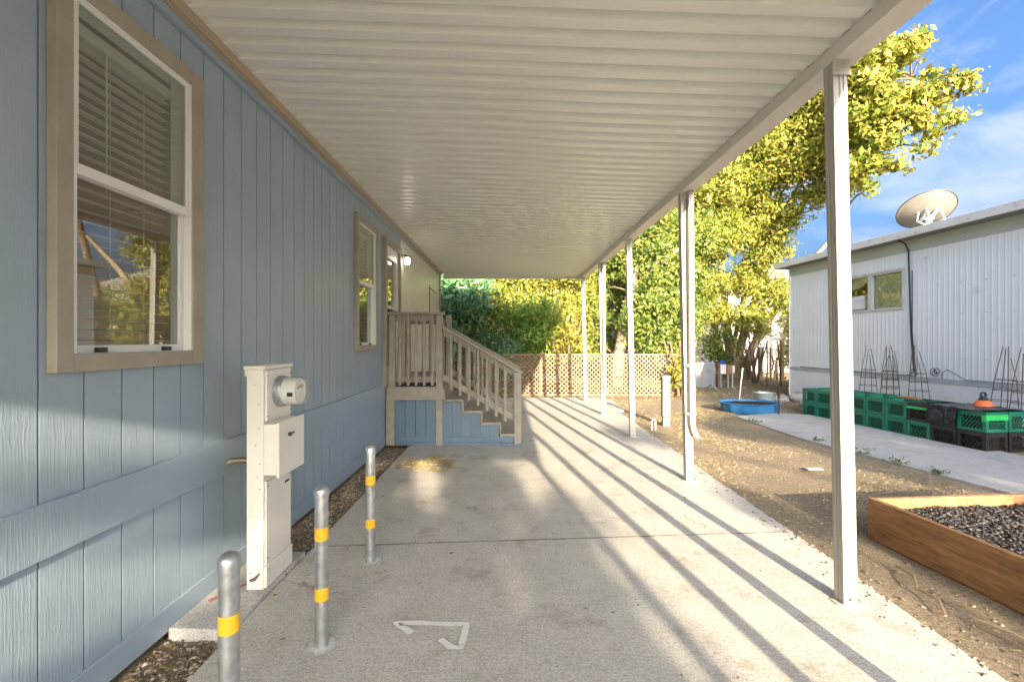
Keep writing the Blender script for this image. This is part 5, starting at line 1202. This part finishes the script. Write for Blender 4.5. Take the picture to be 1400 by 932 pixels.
# bare branched bush right of the yellow one
br = empty('bare_bush', (1.95, 14.6, GZ), 'tangled bare branches rising between yellow bush and last carport post', 'shrub')
mb = MB()
for k in range(26):
    a = rnd.uniform(-1, 1); h = rnd.uniform(1.4, 2.8); x0_ = 1.95+rnd.uniform(-.2, .2)
    mb.tube([(x0_, 14.6, -0.05), (x0_+a*0.25, 14.6+rnd.uniform(-.2, .2), h*0.5), (x0_+a*0.6, 14.5+rnd.uniform(-.3, .3), h), (x0_+a*0.9+rnd.uniform(-.2, .2), 14.5, h+rnd.uniform(-.1, .35))], [0.02, 0.014, 0.009, 0.004], 4)
mb.build('branches', M['cutwood'], br)
shrub('yellow green vine bush at the right end of the lattice fence', 'shrub', 4.75, 12.55, [Q(925, 515, 12.35, 0.22), Q(930, 500, 12.4, 0.2), Q(932, 528, 12.3, 0.2), Q(938, 490, 12.5, 0.22), Q(920, 505, 12.4, .12)], M['leaf_yellow'], 20, leaf=0.09, per=40, sub_r=0.12, sub_density=14)
shrub('dense green shrub hugging the big tree trunks', 'shrub', 9.9, 18.5, [Q(990, 470, 18, 0.6), Q(995, 500, 18, 0.4), Q(985, 490, 18, 0.5), Q(975, 480, 18, 0.5)], M['leaf_green'], 21, leaf=0.11, per=50, sub_r=0.2, sub_density=10)
shrub('young reddish leaved sapling behind the wading pool', 'sapling', 9.05, 16.6, [Q(1018, 470, 16.4, 0.2, .45), Q(1024, 455, 16.4, 0.2, .35), Q(1020, 492, 16.4, 0.15, .3)], leafmat('reddish_leaves', [(0.10, 0.05, 0.03), (0.15, 0.09, 0.04), (0.12, 0.12, 0.04)]), 22, leaf=0.12, per=8, sub_r=0.14, sub_density=26, name='sapling')
plant('yard_tree', 'golden tree behind the mobile home end, seen reflected in the near window', 'tree', [([(10.2, 14.8, -0.1), (10.1, 14.8, 1.0), (10.0, 14.8, 2.2)], [0.14, 0.11, 0.06])], [(9.75, 14.6, 1.2, .7, .6, .7), (9.8, 14.6, 2.2, .75, .6, .7), (10.9, 14.9, 1.6, .8, .6, .8), (10.6, 14.8, 2.6, .7, .6, .6), (9.9, 14.6, 0.6, .7, .6, .5)], M['leaf_gold'], M['bark'], 33, leaf=0.12, per=80, sub_r=0.2, sub_density=16)
plant('yard_tree', 'leafy tree before the white house, seen reflected in the near window', 'tree', [([(14.8, 20.8, -0.1), (14.8, 20.8, 1.6), (14.9, 20.8, 3.4)], [0.16, 0.13, 0.07])], [(14.2, 20.6, 1.4, .9, .6, .9), (15.6, 20.6, 1.6, 1.0, .6, 1.0), (14.6, 20.6, 3.0, 1.1, .6, .9), (16.2, 20.7, 3.2, .9, .6, .9), (13.6, 20.9, 2.4, .6, .5, .8), (16.9, 20.8, 1.6, .8, .6, 1.0)], M['leaf_gold'], M['bark'], 34, leaf=0.14, per=80, sub_r=0.24, sub_density=14)
# trees in the distance closing the view
bgt = [(-7.5, 24, 5.5, 'leaf_green', 'mid green tree far behind the house corner'), (-2.5, 26, 5.0, 'leaf_dark', 'dark green tree far behind the pink blossoms'), (2.0, 25, 5.5, 'leaf_green', 'mid green tree far behind the yellow bush'), (6.3, 26, 6.0, 'leaf_dark', 'dark tree far behind the pale leaning trunk'), (18.5, 30, 6.5, 'leaf_green', 'far green tree beyond the white house and mobile home'), (13.0, 33, 7.0, 'leaf_gold', 'far golden tree behind the white house')]
for k, (x, y, h, lm_, lab) in enumerate(bgt):
    cl2 = []
    for j in range(12): cl2.append((x+rnd.uniform(-2.0, 2.0), y+rnd.uniform(-1.2, 1.2), rnd.uniform(0.9, h), 1.3, 1.2, 1.0))
    plant('distant_tree', lab, 'tree', [([(x, y, -0.1), (x, y, h*0.4), (x+.2, y, h*0.8)], [0.25, 0.18, 0.08])], cl2, M[lm_], M['bark'], 40+k, leaf=0.2, per=55, sub_r=0.36, sub_density=5, limb_r=0.05, group='trees closing the view')
hb = [o for o in ()]
# trees behind the viewer: they throw the dappled shade on drive, yard and crates and show in the window glass
def back_tree(x, y, clumps, seed, lab, dens=1.0):
    plant('shade_tree', lab, 'tree', [([(x, y, -0.1), (x, y, 1.5), (x+.1, y, 2.6), (x, y, 3.7)], [0.22, 0.18, 0.13, 0.08])], clumps, M['leaf_green'], M['bark'], seed, leaf=0.14, per=55, sub_r=0.14, sub_density=16*dens, shell=0.25, limb_r=0.05, group='trees behind the viewer')
SHADE = True
if SHADE:
    back_tree(2.2, -12.5, [(1.25, -12.5, 4.75, .5, .5, .5), (1.9, -12.5, 4.55, .5, .5, .6), (1.5, -12.5, 4.1, .7, .5, .5), (2.2, -12.5, 4.95, .22, .4, .35), (2.75, -12.5, 4.75, .14, .4, .5), (2.9, -12.5, 4.3, .2, .4, .4), (2.5, -12.5, 5.35, .33, .4, .22), (1.4, -12.5, 5.35, .22, .4, .2), (3.05, -12.5, 5.0, .14, .4, .2), (2.3, -12.5, 5.75, .3, .4, .2), (2.35, -12.5, 4.2, .4, .4, .4), (0.8, -12.5, 5.45, .22, .4, .42), (0.35, -12.5, 4.5, .2, .4, .2)], 61, 'shade tree far behind the viewer on the left', 3.0)
    back_tree(8.8, -12.5, [(7.9, -12.5, 5.9, .8, .8, .9), (9.2, -12.5, 5.4, 1.2, .8, 1.2), (8.4, -12.5, 4.4, 1.0, .8, .8), (9.6, -12.5, 6.9, 1.4, .8, 1.0), (11, -12.5, 6.0, 1.4, .8, 1.3), (10.5, -12.5, 4.4, 1.4, .8, 1.0), (12.4, -12.5, 5.6, 1.3, .8, 1.4), (11.8, -12.5, 7.4, 1.4, .8, 1.0), (7.2, -12.5, 4.6, .5, .6, .45), (6.5, -12.5, 4.45, .45, .6, .3), (5.8, -12.5, 4.5, .4, .6, .4), (5.2, -12.5, 4.3, .4, .6, .4), (7.1, -12.5, 6.3, .4, .6, .25), (5.0, -12.5, 5.1, .3, .6, .16), (5.3, -12.5, 6.1, .6, .6, .1), (6.9, -12.5, 5.0, .4, .6, .14), (10.6, -12.5, 8.2, 1.2, .8, .7)], 62, 'shade tree far behind the viewer on the right', 2.0)

# ------------------------------------------------------------------ ground litter
def on_yard(rs):
    while True:
        x, y = 2.2+rs.rand()*6.5, 1.0+rs.rand()**0.8*15
        if x < edge_r(y)+0.02 and y < 12.1: continue
        if 4.55 < x < 7.2 and y < 9.6 and x > 4.55+(7-y)*0.1: continue
        if 2.78 < x < 4.7 and y < 3.6: continue
        return (x, y, gh(x, y)+0.004)
tag(chips(14000, on_yard, 0.009, 'pebbles', M['pebble'], None, 0.5), 'small stones and crumbs scattered over the dirt yard', None, None, 'stuff')
def in_strip(rs): x, y = -1.76+rs.rand()*0.34, 1.2+rs.rand()*5.3; return (x, y, gh(x, y)+0.006)
tag(chips(9000, in_strip, 0.010, 'gravel_strip', M['pebble'], None, 0.6), 'gravel and crumbs in the dirt strip along the blue wall', None, None, 'stuff')
def blades(n, fn, L0, name, mt, lab, flat=1.3, wdt=0.05):
    rs = np.random.RandomState(n % 977); P = np.array([fn(rs) for _ in range(n)])
    d = rs.normal(size=(n, 3)); d[:, 2] = np.abs(d[:, 2])/flat; d /= np.linalg.norm(d, axis=1)[:, None]
    s_ = np.cross(d, rs.normal(size=(n, 3))); s_ /= np.linalg.norm(s_, axis=1)[:, None]
    L_ = (L0*(0.4+rs.rand(n)))[:, None]
    V = np.stack([P-s_*L_*wdt, P+s_*L_*wdt, P+d*L_*0.6+s_*L_*wdt*0.7, P+d*L_+np.array([0, 0, -0.15])*L_], 1)
    k = np.arange(n)[:, None]*4; F = np.concatenate([k, k+1, k+2, k, k+2, k+3], 1).reshape(-1, 3)
    o = mesh_obj(name, V.reshape(-1, 3), F, mt); return tag(o, lab, None, None, 'stuff')
def straw_pos(rs):
    while True:
        x, y, z = on_yard(rs)
        if noise.noise((x*0.8, y*0.8, 9))+0.35*noise.noise((x*3, y*3, 1)) > rs.rand()*0.5-0.12: return (x, y, z-0.004)
blades(46000, straw_pos, 0.045, 'dry_grass', M['straw'], 'short flattened dry grass over the dirt yard', 3.0, 0.035)
def far_straw(rs): x, y = 2.0+rs.rand()*16, 12.8+rs.rand()*9; return (x, y, GZ)
blades(12000, far_straw, 0.14, 'far_dry_grass', M['straw'], 'dry grass on the ground towards the white house', 2.0, 0.05)
def crack_tuft(rs):
    
    while True:
        a, r = rs.rand()*6.28, rs.rand()**0.6*1.4; x, y = -0.96+0.30*r*math.cos(a), 5.55+0.34*r*math.sin(a)
        if noise.noise((x*6, y*6, 3))*0.9+0.55-r*0.55 > rs.rand()*0.6: return (x, y, 0.004)
blades(1500, crack_tuft, 0.075, 'dead_weeds', M['straw'], 'flattened tan dead weeds on concrete before the steps', 3.5, 0.02)
def litter(n, fn, size, name, mt, lab):
    rs = np.random.RandomState(n); P = np.array([fn(rs) for _ in range(n)]); P[:, 2] += 0.008
    d = rs.normal(size=(n, 3)); d[:, 2] *= 0.2; d /= np.linalg.norm(d, axis=1)[:, None]
    nn = np.array([0, 0, 1])+rs.normal(size=(n, 3))*0.35; s_ = np.cross(d, nn); s_ /= np.linalg.norm(s_, axis=1)[:, None]; u = np.cross(s_, d)
    L_ = (size*(0.5+0.9*rs.rand(n)))[:, None]
    V = np.stack([P-d*L_*.5, P+s_*L_*.25+u*L_*.1, P+d*L_*.5+u*L_*0.08, P-s_*L_*.25+u*L_*.1], 1).reshape(-1, 3)
    k = np.arange(n)[:, None]*4; F = np.concatenate([k, k+1, k+2, k, k+2, k+3], 1).reshape(-1, 3)
    return tag(mesh_obj(name, V, F, mt), lab, None, None, 'stuff')
def lt_pos(rs):
    r = rs.rand()
    if r < 0.27: return in_strip(rs)
    if r < 0.97:
        p = on_yard(rs); return p
    x = -1.4+rs.rand()*3.6; y = 1.3+rs.rand()*10.5
    if rs.rand() < 0.5: x = -1.4+rs.rand()**2*1.2
    return (x, y, 0.0)
litter(2600, lt_pos, 0.030, 'fallen_leaves', M['leaf_dry'], 'brown fallen leaves scattered over drive, strip and yard')
def near_fence(rs): return (-0.9+rs.rand()*6, 12.0+rs.rand()*0.65, 0.0 if rs.rand() < .5 else GZ+.03)
litter(700, near_fence, 0.06, 'leaf_drift', M['leaf_dry'], 'drift of dry leaves along the foot of the lattice fence')
def specks(rs): return (-1.4+rs.rand()*3.5, 1.4+rs.rand()*10, 0.002)
tag(chips(500, specks, 0.005, 'crumbs', M['pebble'], None, 0.5), 'small crumbs of dirt on the concrete driveway', None, None, 'stuff')
def right_edge(rs):
    y = 1.4+rs.rand()*10.5; x = edge_r(y)-rs.rand()**2.5*0.22; return (x, y, 0.002)
tag(chips(900, right_edge, 0.010, 'edge_crumbs', M['pebble'], None, 0.4), 'dirt crumbs spilling onto the right driveway edge', None, None, 'stuff')
# one big pale green leaf in the strip
o = litter(1, lambda rs: (-1.60, 2.13, gh(-1.6, 2.13)+0.02), 0.10, 'green_leaf', M['leaf_yellow'], 'single pale green leaf in the gravel strip'); del o['kind']; o['category'] = 'leaf'
# weeds along the path
wspots = [(4.62, 8.55, 0.08, 'weed clump at the far end of the path beside the wading pool'), (4.72, 6.9, 0.07, 'small weed at the path edge just behind the first post'), (4.78, 6.1, 0.10, 'largest weed clump along the middle of the path edge'), (4.86, 5.65, 0.08, 'weed clump between the largest one and the planter'), (4.95, 5.2, 0.06, 'smallest weed at the path edge nearest the planter')]
for k, (x, y, r, lab) in enumerate(wspots):
    rs = np.random.RandomState(90+k); n = 60
    P = np.stack([x+rs.normal(size=n)*r*0.6, y+rs.normal(size=n)*r*0.9, GZ+0.03+np.abs(rs.normal(size=n))*r*0.4], 1)
    V, F = leaves(P, np.repeat([[0, 0, 1.]], n, 0), 0.036, rs, 0.4, 0)
    tag(mesh_obj('weed', V, F, M['weed']), lab, 'weed', 'weeds growing along the path edge')
print('leaves', NL, 'objects', len(bpy.data.objects))
